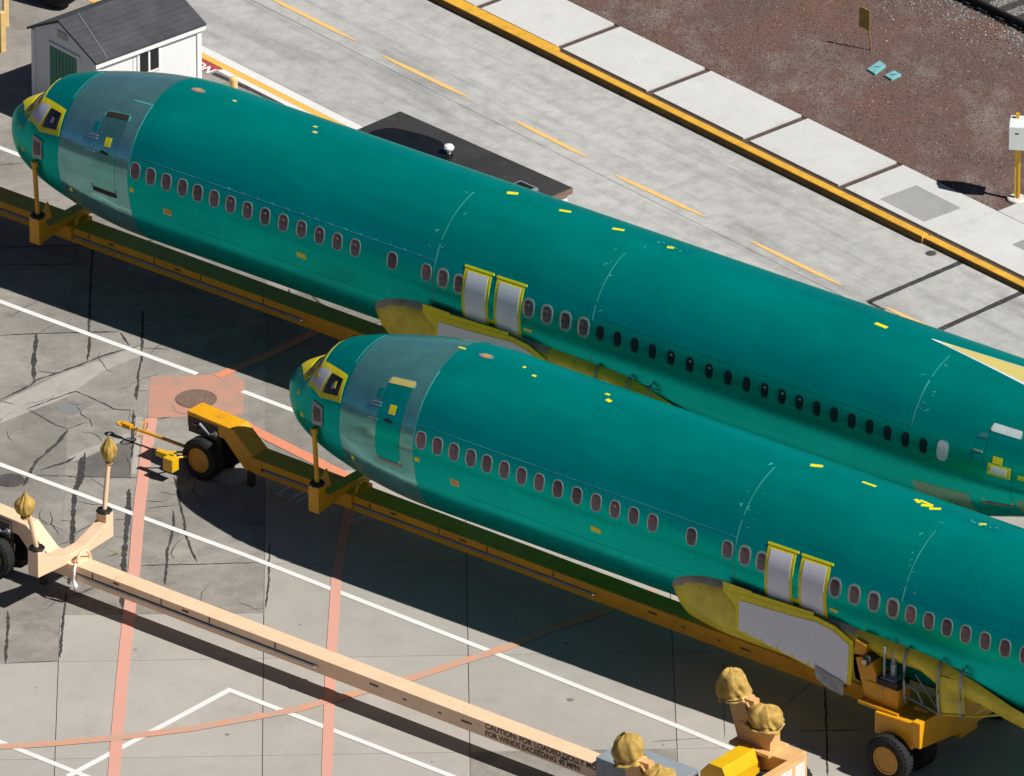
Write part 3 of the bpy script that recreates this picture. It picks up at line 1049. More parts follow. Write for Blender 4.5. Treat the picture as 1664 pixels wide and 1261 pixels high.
def blob(outline, off):
    """filled outline on the skin, as a fan about its middle (with one mid ring so that it follows the curve)"""
    cx = sum(p_[0] for p_ in outline) / len(outline)
    cu = sum(p_[1] for p_ in outline) / len(outline)
    n = len(outline)
    mid = [(cx + (x - cx) * .5, cu + (u - cu) * .5) for x, u in outline]
    m = MB()
    m.add([skin(x, u, off) for x, u in outline] + [skin(x, u, off) for x, u in mid] + [skin(cx, cu, off)],
          [(i, (i + 1) % n, n + (i + 1) % n, n + i) for i in range(n)] + [(n + i, n + (i + 1) % n, 2 * n) for i in range(n)])
    return m


def body_mesh():
    xs_ = [0.004 + (i / 16) ** 1.7 * .9 for i in range(17)] + [.96 + i * .09 for i in range(56)]
    x = xs_[-1]
    while x < 29:
        x += .6
        xs_.append(x)
    while x < 38:
        x += .35
        xs_.append(min(x, 38))
    us_ = [-90 + 360 * k / 120 for k in range(120)]
    m = MB()
    n = len(us_)
    v = []
    for x in xs_:
        for u in us_:
            v.append(skin(x, u if u <= 180 else u) if u <= 270 else None)
    f = []
    for i in range(len(xs_) - 1):
        for k in range(n):
            f.append((i * n + k, (i + 1) * n + k, (i + 1) * n + (k + 1) % n, i * n + (k + 1) % n))
    f.append(tuple(range(n)))
    f.append(tuple((len(xs_) - 1) * n + k for k in range(n)))
    m.add(v, f)
    return m


# window stations: distance along the skin from the nose
WX_TAB = [(0, .09), (1, .555), (2, 1.02), (3, 1.50), (4, 1.95), (5, 2.44), (7, 3.42), (9, 4.475), (10, 5.01), (13, 6.585), (15, 7.66), (17, 8.65), (18, 9.13), (19, 9.60),
          (23, 11.60), (26, 13.17), (27, 13.655), (30, 15.14), (35, 17.8), (40, 20.25), (45, 22.73)]


def win_x(i):
    return 5.1 + pchip([a for a, b in WX_TAB], [b for a, b in WX_TAB], i)


WIN = [i for i in range(46) if i not in (14, 16, 20, 21, 22)]
BODY = body_mesh().mesh('fuselage_skin', M['green_skin'], smooth=True)
_o = round_rect(-.150, .150, 3.9, 16.8, .11, 4.8)
_i = round_rect(-.127, .127, 4.75, 15.95, .095, 4.0)
_o2 = round_rect(-.170, .170, 3.0, 17.6, .135, 5.6)
X_C = 12.0
def shift(pts):
    return [(x + X_C, u) for x, u in pts]
def recentre(me):
    for v_ in me.vertices:
        v_.co.x -= X_C
    me.update()
    return me
RING = recentre(ring(shift(_o), shift(_i), .010).mesh('cabin_window', M['window_ring']))
RING_WIDE = recentre(ring(shift(_o2), shift(_i), .012).mesh('cabin_window_wide', M['window_ring']))
PANE = recentre(blob(shift(_i), .0035).mesh('pane', M['pane_red']))
PANE_B = recentre(blob(shift(round_rect(-.105, .105, 5.4, 15.2, .08, 3.6)), .0035).mesh('pane_blue', M['pane_blue']))
RING_DARK = recentre(ring(shift(round_rect(-.122, .122, 4.7, 15.9, .09, 4.0)), shift(round_rect(-.103, .103, 5.5, 15.1, .08, 3.5)), .007).mesh('cabin_window_plain', M['ring_green']))
GLINT = recentre(blob(shift(round_rect(-.035, .04, 11.8, 13.4, .03, .7)), .0055).mesh('sticker_or_glint', M['plate_grey']))  # sun glint painted as a small grey patch on the pane


def fairing_section(x):
    """half outline (n outward, z from axis) of the belly fairing at x, top edge first"""
    ref = [(1.80, -.47), (1.90, -.60), (1.945, -.85), (1.945, -1.15), (1.945, -1.42), (1.87, -1.70), (1.62, -1.92), (1.2, -2.06), (.6, -2.145), (0, -2.155)]
    if x < 14.0:
        t = max(0.0, min(1.0, (x - 12.0) / 2.0))
        b = math.sqrt(max(0, 1 - (1 - t) ** 2))
    else:
        b = 1.0
    zt = -.47 - .80 * (1 - b)
    out = []
    for n_, z in ref:
        zz = -2.155 + (z + 2.155) * (zt + 2.155) / (2.155 - .47)
        # the plain belly at that height, drawn a little inside the skin
        nn = math.sqrt(max(0, 1.822 ** 2 - (max(zz, -2.1) + .308) ** 2)) * .93 if zz < -.5 else 1.74
        zi = max(zz, -2.05) if b < 1 else zz
        out.append((nn + (n_ - nn) * b, zi + (zz - zi) * b))
    return out


def loft(sections, both=True):
    """sections: list of (x, [(n, z)...]) -> mesh for the left side and its mirror"""
    m = MB()
    if both and all(abs(sec[-1][0]) < 1e-6 for x, sec in sections):      # closes under the keel
        sections = [(x, [(-n_, z) for n_, z in sec] + [(n_, z) for n_, z in reversed(sec[:-1])]) for x, sec in sections]
        both = None
    k = len(sections[0][1])
    for s in ((-1, 1) if both else (1,)):
        v = [(x, s * n_, z + AXIS_H) for x, sec in sections for n_, z in sec]
        m.add(v, [(i * k + j, (i + 1) * k + j, (i + 1) * k + j + 1, i * k + j + 1) for i in range(len(sections) - 1) for j in range(k - 1)])
    return m


def tape(fus, x, u, lx, du, mat='tape', ang=0.0, name='tape_strip'):
    c = []
    ca, sa = math.cos(R(ang)), math.sin(R(ang))
    s = R(1) * 1.88
    for a, b in ((-1, -1), (1, -1), (1, 1), (-1, 1)):
        dx, dy = a * lx / 2, b * du / 2 * s
        c.append((x + dx * ca - dy * sa, u + (dx * sa + dy * ca) / s))
    return drape(quad(c), 2, 2, .006).build(name, M[mat], fus, fix=False)


def make_fuselage(label, loc, front):
    fus = thing('airliner_fuselage', label, 'aircraft fuselage', loc, -AX, 'unpainted green airliner fuselages on transport dollies')
    link('body', BODY, fus)
    # bare band behind the cockpit, over the crown and down both sides
    drape(lambda a, b: (2.58 + .08 * (1 - b if b < .5 else b) + a * (2.33), -62 + b * 304), 14, 72, .004, 0).build('metal_panel', M['bare_metal' if front else 'bare_metal_far'], fus, smooth=True, fix=False)
    # cockpit windows
    pane = {'a': [(1.30, 37), (1.80, 26), (1.97, 46), (1.58, 48.5)], 'b': [(1.92, 25.5), (2.45, 25), (2.45, 40), (2.02, 44)]}
    frame = {'a': [(1.20, 33), (1.86, 20.5), (2.02, 50), (1.50, 56)], 'b': [(1.862, 20.5), (2.57, 20.5), (2.53, 44), (2.022, 50)]}
    def mir(c):
        return [(x, 180 - u) for x, u in c]
    for side in (0, 1):
        for k in ('a', 'b'):
            fr = frame[k] if side == 0 else mir(frame[k])
            f_ = drape(quad(fr), 6, 8, .010).build('cockpit_window', M['tape'], fus, fix=False)
            pn = pane[k] if side == 0 else mir(pane[k])
            drape(quad(pn), 6, 6, .014, .003).build('pane', M['cover_silver' if k == 'a' else 'cockpit_dark'], f_, fix=False)
            if side == 0 and k == 'b':
                drape(quad([(2.16, 30), (2.27, 30.5), (2.27, 35.5), (2.18, 36)]), 2, 2, .018, .003).build('sticker_or_glint', M['plate_grey'], f_, fix=False)
                if front:
                    drape(quad([(2.26, 31), (2.31, 31), (2.30, 37), (2.24, 37)]), 2, 2, .021, .003).build('sticker_or_glint', M['tape'], f_, fix=False)
            if side == 0 and k == 'a' and front:
                drape(quad([(1.44, 40.5), (1.56, 35.5), (1.66, 38.5), (1.50, 43.5)]), 3, 3, .018, .003).build('paper_patch', M['tape'], f_, fix=False)
        ws = [(1.08, 47), (1.50, 51), (1.40, 87), (.88, 88)]
        wf = [(1.0, 40), (1.58, 50), (1.47, 89.6), (.80, 89.6)]
        if side:
            ws, wf = mir(ws), mir(wf)
        f_ = drape(quad(wf), 8, 10, .003 if side else .012, .003 if side else .006).build('cockpit_window', M['tape'], fus, fix=False)
        drape(quad(ws), 6, 8, .006 if side else .016, .003).build('pane', M['cockpit_dark'], f_, fix=False)
    # paper over the sill ahead of the windscreen
    drape(quad([(.42, 76), (1.02, 40), (.86, 90), (.52, 100)]), 8, 8, .022).build('paper_cover', M['tape'], fus, fix=False)
    drape(quad([(.50, 100), (.86, 90), (.95, 135), (.56, 125)]), 6, 6, .022).build('paper_cover', M['tape'], fus, fix=False)
    for x, u, lx, du in ((.93, 23, .10, 6), (1.16, -6, .12, 6), (.66, 50, .06, 8), (.55, 62, .05, 6)):
        tape(fus, x, u, lx, du, 'primer_yellow' if not front else 'tape')
    drape(quad([(.72, 38.2), (1.43, 30), (1.43, 30.8), (.72, 39)]), 8, 1, .005).build('panel_seam', M['seam_light'], fus, fix=False)
    # plate where the dolly's post takes hold
    pl = drape(quad([(1.66, -7), (2.06, -5), (2.02, 13), (1.66, 16)]), 4, 4, .03, .035).build('post_plate', M['plate_grey'], fus, fix=False)
    drape(quad([(1.72, -3), (2.0, -1), (1.97, 10), (1.72, 11)]), 3, 3, .036, .006).build('decal', M['cockpit_dark'], pl, fix=False)
    # forward door
    dm = 'green_skin' if front else 'door_metal'
    do = round_rect(3.80, 4.60, -14, 50, .10, 4.5)
    di = round_rect(3.835, 4.565, -12.3, 48.4, .08, 3.8)
    ring(do, di, .014).build('door_frame', M['plate_pale' if front else 'seam_light'], fus, fix=False)
    drape(lambda a, b: (3.83 + .74 * a, -12.4 + 61 * b), 6, 18, .010, 0).build('door', M[dm], fus, smooth=True, fix=False)
    door = fus.children[-1]
    top_m, bot_m = ('dorsal_cream', 'primer_edge') if front else ('well_dark', 'well_dark')
    drape(rect(3.86, 4.55, 44.5 if front else 45, 49.2), 6, 3, .018).build('door_edge_strip', M[top_m], door, fix=False)
    drape(rect(3.84, 4.58, -14.6, -12.2 if front else -11.2), 6, 2, .020).build('door_edge_strip', M[bot_m], door, fix=False)
    drape(rect(4.13, 4.32, 22.5, 29.5), 3, 3, .016).build('door_window_cover', M['tape'], door, fix=False)
    drape(quad([(4.02, 17.0), (4.28, 16.0), (4.32, 17.8), (4.10, 19.2)]), 3, 2, .018).build('handle', M['black'], door, fix=False)
    if front:
        for x, u in ((3.92, 24), (3.93, 14.5), (4.42, 21), (4.46, 15), (4.0, 9.5)):
            tape(fus, x, u, .05, 3.2, 'tape' if u in (14.5, 21) else 'edge_white')
    drape(rect(3.66, 3.79, 33, 40), 3, 3, .012).build('hinge_cover', M['green_skin'], fus, fix=False)
    for u in (26.5, 28.6, 16):
        drape(rect(3.55, 3.86, u, u + .9), 4, 1, .03, .03).build('hinge', M['steel_grey'], fus, fix=False)
    drape(rect(3.62, 3.8, 12, 25), 3, 4, .008).build('hinge_panel', M['bare_metal'], fus, fix=False)
    # small latches, tags and stickers
    for x, u, lx, du, mt in ((5.09, -4.2, .13, 3.0, 'tape'), (2.98, -24, .09, 4, 'tape'), (10.11, -9.2, .27, 3.6, 'tape'), (16.70, -5.8, .22, 2.2, 'tape'), (15.63, -8.5, .2, 2.6, 'tape')):
        tape(fus, x, u, lx, du, mt)
    g_ = tape(fus, 6.13, -11.9, .24, 5.0, 'dorsal_cream', name='tag')
    drape(rect(6.06, 6.20, -13.2, -10.6), 2, 2, .009, .003).build('tag_print', M['tag_orange'], g_, fix=False)
    blobm = blob([(5.67 + .2 * math.cos(a * .4), 87.5 + 3.1 * math.sin(a * .4)) for a in range(16)], .012)
    bb = blobm.build('crown_fitting', M['steel_grey'], fus, fix=False)
    blob([(5.67 + .11 * math.cos(a * .4), 87.5 + 1.7 * math.sin(a * .4)) for a in range(16)], .018).build('fitting_cap', M['tag_orange'], bb, fix=False)
    if front:
        crown = [(4.92, 89.8, .22, 1.9, -10), (6.67, 90.2, .07, 2, 0), (7.09, 84.5, .1, 2, 0), (8.94, 92.8, .11, 2.4, 0), (9.14, 86.1, .14, 3, -14), (14.67, 95.5, .28, 4, 30), (16.11, 95.3, .36, 2.4, 0),
                 (17.42, 95.6, .2, 3, -30), (17.62, 97.2, .38, 2.6, -8), (17.72, 94.0, .26, 3.6, 28), (17.95, 93.6, .26, 3, 40), (19.2, 95.0, .17, 3, 40)]
    else:
        crown = [(6.68, 89.8, .1, 2, 0), (9.0, 92.2, .1, 2.4, 0), (9.17, 85.4, .12, 2.4, 0), (14.71, 94.0, .26, 4, 30), (16.22, 94.1, .28, 3, 20), (17.75, 94.0, .28, 3, 20), (19.24, 94.1, .16, 4, 30), (25.35, 86.7, .34, 3, -4)]
    for x, u, lx, du, an in crown:
        tape(fus, x, u, lx, du, 'tape' if front or x > 9.5 else 'dorsal_cream', an)
    rg = random.Random(4 if front else 9)
    for k in range(7):
        tape(fus, 18.85 + rg.random() * .75, 93 + rg.random() * 5, .06, 1.4, 'seam_light', name='sealant_dab')
    # skin seams, kept as thin raised lap strips
    for x, u0, u1 in ((13.95, -40, 33), (18.48, -38, -8), (18.48, 17, 28), (27.42, 20, 55), (4.97, 8, 62), (2.55, 56, 100)):
        drape(rect(x - .014, x + .014, u0, u1), 1, 24, .0045, .004).build('skin_seam', M['seam_light'], fus, fix=False)
    for x, u0, u1 in ((13.95, 36, 78), (18.48, 30, 72), (27.42, 58, 80)):
        drape(rect(x - .009, x + .009, u0, u1), 1, 20, .003, .002).build('skin_seam', M['seam_light'], fus, fix=False)
    drape(rect(4.98, 13.93, 20.4, 20.75), 30, 1, .0045, .004).build('skin_seam', M['seam_light'], fus, fix=False)
    drape(rect(18.55, 27.4, 20.4, 20.7), 30, 1, .0035, .003).build('skin_seam', M['green_skin'], fus, fix=False)
    drape(rect(6.5, 13.9, -19.4, -19.1), 30, 1, .0035, .003).build('skin_seam', M['green_skin'], fus, fix=False)
    for xs0 in (13.95, 18.48, 27.42):
        for k in range(9):
            tape(fus, xs0 + rg.uniform(-.28, .28), rg.uniform(24, 84), rg.uniform(.03, .12), rg.uniform(.3, .9), 'seam_light', rg.uniform(-30, 90), name='sealant_dab')
    if not front:
        for k in range(14):
            tape(fus, 7.9 + k * .43, 20.9, .09, 1.2, 'seam_light', name='sealant_dab')
        tape(fus, 4.1 + .55, 62, .55, 1.0, 'seam_light', -4, name='sealant_dab')
    # cabin windows
    for i in WIN:
        if front and i > 36:
            continue
        wide = 18 <= i <= 26
        dark = (not front) and i >= 27
        wn = link('cabin_window', RING_WIDE if wide else (RING_DARK if dark else RING), fus)
        wn.location = (win_x(i), 0, 0)
        link('pane', PANE_B if dark else PANE, wn)
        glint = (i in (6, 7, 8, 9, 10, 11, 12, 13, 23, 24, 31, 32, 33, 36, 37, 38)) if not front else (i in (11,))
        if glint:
            link('sticker_or_glint', GLINT, wn)
        wr = link('cabin_window', RING, fus)          # the far side's row
        wr.location = (win_x(i), 0, 0)
        wr.scale = (1, -1, 1)
        link('pane', PANE, wr)
    if not front:
        ring([(x + 28.35, u) for x, u in round_rect(-.16, .16, 4, 19, .12, 5)], [(x + 28.35, u) for x, u in round_rect(-.15, .15, 4.5, 18.5, .11, 4.6)], .006).build('window_blank_edge', M['seam_light'], fus, fix=False)
        blob([(x + 28.35, u) for x, u in round_rect(-.15, .15, 4.5, 18.5, .11, 4.6)], .010).build('window_blank', M['cover_silver'], fus, fix=False)
    # exits over the wing, boarded and taped
    for xa, xb in ((14.80, 15.56), (15.72, 16.50)):
        for s in (0, 1):
            def fx(u):
                return u if s == 0 else 180 - u
            c = drape(quad([(xa + .01, fx(-15.5)), (xb, fx(-15.0)), (xb, fx(25)), (xa, fx(24.6))]), 6, 14, .014, .02).build('exit_cover', M['tape'], fus, fix=False)
            drape(quad([(xa + .095, fx(-12.5)), (xb - .085, fx(-12.0)), (xb - .08, fx(22.0)), (xa + .09, fx(21.6))]), 6, 14, .020, .005).build('exit_panel', M['cover_white'], c, fix=False)
            drape(quad([(xa - .02, fx(23.8)), (xb + .05, fx(24.2)), (xb + .05, fx(25.8)), (xa - .02, fx(25.4))]), 6, 2, .022, .022).build('tape_lip', M['tape'], c, fix=False)
    # belly fairing
    xs_ = [12.02, 12.06, 12.12, 12.2, 12.32, 12.5, 12.75, 13.05, 13.4, 13.75, 14.0, 14.6, 15.4, 16.2, 17.0, 17.3]
    fa = loft([(x, fairing_section(x)) for x in xs_]).build('belly_fairing', M['primer_yellow'], fus, smooth=True, fix=False)
    loft([(x, [(a[0] + .006, a[1] + .012) for a in fairing_section(x)[:2]] + [(fairing_section(x)[1][0] + .004, fairing_section(x)[1][1] - .12)]) for x in xs_]).each('fairing_edge', M['primer_edge'], fa, smooth=True, fix=False)
    def wall(pts, n_, name, mat, parent):
        m = MB()
        for s in (-1, 1):
            m.prism([(x, z + AXIS_H) for x, z in pts], s * (n_ - .012), s * n_, 'y')
        return build_each(m, name, M[mat], parent)[0]
    cov = wall([(14.08, -.60), (16.3, -.47), (16.8, -.54), (17.3, -.76), (17.24, -1.87), (16.2, -1.78), (15.2, -1.65), (14.06, -1.51)], 1.957, 'wing_root_tape', 'tape', fus)
    wall([(14.18, -.74), (15.6, -.66), (16.3, -.60), (16.74, -.67), (17.18, -.88), (17.14, -1.84), (16.2, -1.75), (15.2, -1.62), (14.16, -1.47)], 1.968, 'wing_root_panel', 'cover_white', cov)
    wall([(13.72, -.42), (14.5, -.42), (14.5, -.62), (14.2, -.68), (14.08, -.95), (13.98, -.85), (13.72, -.66)], 1.952, 'tape_patch', 'tape', fus)
    wall([(14.5, -.45), (16.2, -.40), (16.2, -.50), (14.5, -.60)], 1.952, 'tape_patch', 'tape', fus)
    rg2 = random.Random(11)
    for k in range(7):
        x = 14.35 + k * .43
        z = -1.49 - (x - 14.1) * .115
        wall([(x - .03, z - .02), (x + .05, z - .03), (x + .02, z + .07 + rg2.random() * .06)], 1.972, 'tape_tab', 'tape', cov)
    # wheel well and the open frames behind the wing root
    loft([(x, [(1.80, -.62), (1.68, -.95), (1.5, -1.3), (1.2, -1.7), (.7, -2.0), (0, -2.1)]) for x in (17.3, 18.2, 19.2, 20.4)]).build('wheel_well', M['well_dark'], fus, fix=False)
    def ztop(x):
        return pchip([17.3, 19.2, 20.1, 20.95, 21.5, 21.95], [-.47, -.5, -.69, -.95, -1.14, -1.24], x)
    xs2 = [17.3, 17.8, 18.4, 19.0, 19.6, 20.2, 20.8, 21.4, 21.95]
    loft([(x, [(1.80 - max(0, x - 20) * .05, ztop(x)), (1.90 - max(0, x - 20) * .1, ztop(x) - .13), (1.93 - max(0, x - 20) * .17, ztop(x) - .30 - .12 * (x > 19)), (1.80 - max(0, x - 20) * .2, min(ztop(x) - .42, -.98) - .25 * (19 < x < 20.8))]) for x in xs2]).each('fairing_skin', M['primer_yellow'], fus, smooth=True, fix=False)
    loft([(x, [(1.95 - .12 * (x - 19.55), -.85), (1.95 - .12 * (x - 19.55), -1.45), (1.88 - .12 * (x - 19.55), -1.82 + .14 * (x - 19.55))]) for x in (19.55, 19.9, 20.25)]).each('fairing_skin', M['primer_yellow'], fus, fix=False)
    for x, zb in ((18.70, -1.90), (19.62, -1.86), (20.22, -1.74)):
        m = MB()
        for s in (-1, 1):
            pts = [(x, s * n_, z + AXIS_H) for n_, z in ((1.86, -.50), (1.955, -.68), (1.985, -.95), (1.985, -1.3), (1.97, -1.6), (1.92, zb + .08), (1.84, zb))]
            m.tube(pts, .032, 8)
        m.each('fairing_rib', M['steel_grey'], fus, smooth=True)
    m = MB()
    for s in (-1, 1):
        m.tube([(18.74, s * 1.93, AXIS_H - 1.66), (19.6, s * 1.93, AXIS_H - 1.80)], .024, 6)
        m.tube([(18.74, s * 1.93, AXIS_H - 1.36), (19.0, s * 1.9, AXIS_H - 1.46), (19.15, s * 1.9, AXIS_H - 1.72)], .024, 6)
        m.tube([(18.95, s * 1.9, AXIS_H - 1.06), (19.55, s * 1.93, AXIS_H - 1.66)], .014, 6)
    m.each('fairing_strut', M['steel_grey'], fus)
    m = MB()
    for s in (-1, 1):
        m.tube([(19.66, s * 1.88, AXIS_H - 1.82), (20.6, s * 1.78, AXIS_H - 1.60), (21.3, s * 1.66, AXIS_H - 1.36), (21.95, s * 1.56, AXIS_H - 1.24)], .026, 6)
        m.tube([(20.45, s * 1.78, AXIS_H - 1.60), (21.0, s * 1.7, AXIS_H - 1.18)], .02, 6)
        m.tube([(21.02, s * 1.7, AXIS_H - 1.45), (21.0, s * 1.7, AXIS_H - 1.12)], .02, 6)
    m.each('fairing_rail', M['primer_yellow'], fus)
    m = MB()
    m.add([(16.27, -1.985, AXIS_H - 1.66), (16.7, -1.99, AXIS_H - 1.76), (17.06, -1.985, AXIS_H - 1.83), (17.05, -1.97, AXIS_H - 2.18), (16.68, -2.0, AXIS_H - 2.12), (16.30, -1.975, AXIS_H - 1.98)],
          [(0, 1, 4, 5), (1, 2, 3, 4)])
    m.build('plastic_sheet', M['film_clear'], fus, fix=False)
    if not front:
        # aft door with its taped slot, bare belly patch and the slot for the dorsal fin
        drape(lambda a, b: (27.5 + a * 1.55, -62 + b * 44), 6, 12, .004, 0).build('metal_panel', M['bare_green'], fus, smooth=True, fix=False)
        drape(lambda a, b: (30.35 + a * .8, -58 + b * 44), 4, 10, .004, 0).build('metal_panel', M['bare_green'], fus, smooth=True, fix=False)
        do = round_rect(29.42, 30.26, -24, 41.5, .1, 5)
        di = round_rect(29.45, 30.23, -22.6, 40.4, .09, 4.4)
        ring(do, di, .012).build('door_frame', M['plate_pale'], fus, fix=False)
        d2 = drape(rect(29.45, 30.23, -22.6, 40.6), 5, 18, .008, 0).build('door', M['green_skin'], fus, smooth=True, fix=False)
        drape(rect(29.46, 30.22, 35.5, 41.2), 5, 3, .016).build('door_edge_strip', M['edge_white'], d2, fix=False)
        drape(rect(29.42, 30.26, -25.5, -22.4), 5, 2, .016).build('door_edge_strip', M['iron_rust'], d2, fix=False)
        tp = drape(rect(29.60, 30.20, 6, 14), 4, 3, .015).build('tape_patch', M['tape'], d2, fix=False)
        drape(rect(29.68, 30.10, 7.6, 12.4), 4, 3, .020, .004).build('slot_cover', M['cover_white'], tp, fix=False)
        drape(rect(29.70, 29.95, 14.6, 19.4), 3, 2, .015).build('tape_patch', M['tape'], d2, fix=False)
        tape(fus, 30.5, 9, .2, 3)
        drape(quad([(29.18, 29), (29.42, 30), (29.42, 33), (29.25, 32.5)]), 2, 2, .012).build('hinge_cover', M['bare_metal'], fus, fix=False)
        drape(rect(29.18, 29.40, 8, 28), 2, 5, .008).build('hinge_panel', M['green_skin'], fus, fix=False)
        drape(rect(29.15, 29.4, 19.4, 20.4), 2, 1, .02, .02).build('hinge', M['primer_edge'], fus, fix=False)
        ds = drape(quad([(26.65, 90.8), (33.0, 59), (33.0, 103), (26.65, 91.4)]), 20, 8, .010).build('dorsal_slot', M['edge_white'], fus, smooth=True, fix=False)
        drape(quad([(27.0, 90.2), (33.0, 62), (33.0, 100.2), (27.0, 91.6)]), 20, 8, .014, .004).build('dorsal_primer', M['dorsal_cream'], ds, smooth=True, fix=False)
    return fus


FUS_NEAR = make_fuselage('nearer green airliner fuselage with a green forward door topped by a pale yellow strip', (-5.0, 3.13, 0), True)
FUS_FAR = make_fuselage('farther green airliner fuselage with a bare metal forward door, nose before the white shed', (-11.69, 16.74, 0), False)


# ------------------------------------------------------------------ transport dollies
def wheel(parent, x, y, r, wd, side):
    """tyre with its rim and hub; side is the way the rim's face looks along y"""
    h = wd / 2
    t = MB()
    t.lathe([(r * .58, -h * .75), (r * .66, -h), (r * .86, -h), (r * .96, -h * .8), (r, -h * .45), (r, h * .45), (r * .96, h * .8), (r * .86, h), (r * .66, h), (r * .58, h * .75)], (0, 0, 0), 'y', 36)
    for k in range(34):                                # tread lugs
        a = 2 * math.pi * k / 34
        for s in (-1, 1):
            c, sn = math.cos(a), math.sin(a)
            tx, tz = -sn * r * .045, c * r * .045
            b_ = []
            for rr in (r * .985, r * 1.010):
                for e in (-1, 1):
                    for yy in (s * h * .12, s * h * .78):
                        b_.append((c * rr + tx * e, yy, sn * rr + tz * e))
            t.add(b_, [(0, 1, 3, 2), (4, 6, 7, 5), (0, 4, 5, 1), (2, 3, 7, 6), (0, 2, 6, 4), (1, 5, 7, 3)])
    wh = t.build('wheel', M['rubber'], parent, fix=True)
    wh.location = (x, y, r * 1.02)
    rm = MB()
    f = side * h
    rm.lathe([(r * .60, f * .9), (r * .60, f * .98), (r * .52, f * 1.0), (r * .47, f * .60), (r * .30, f * .34), (r * .16, f * .40)], (0, 0, 0), 'y', 28)
    rm.build('rim', M['rim'], wh, smooth=False)
    hb = MB()
    hb.lathe([(r * .15, f * .36), (r * .15, f * .70), (r * .10, f * .78), (r * .02, f * .80)], (0, 0, 0), 'y', 14)
    for k in range(8):
        a = 2 * math.pi * k / 8
        hb.lathe([(r * .028, f * .34), (r * .028, f * .50)], (math.cos(a) * r * .24, 0, math.sin(a) * r * .24), 'y', 6)
    hb.build('hub', M['steel_grey'], wh)
    return wh


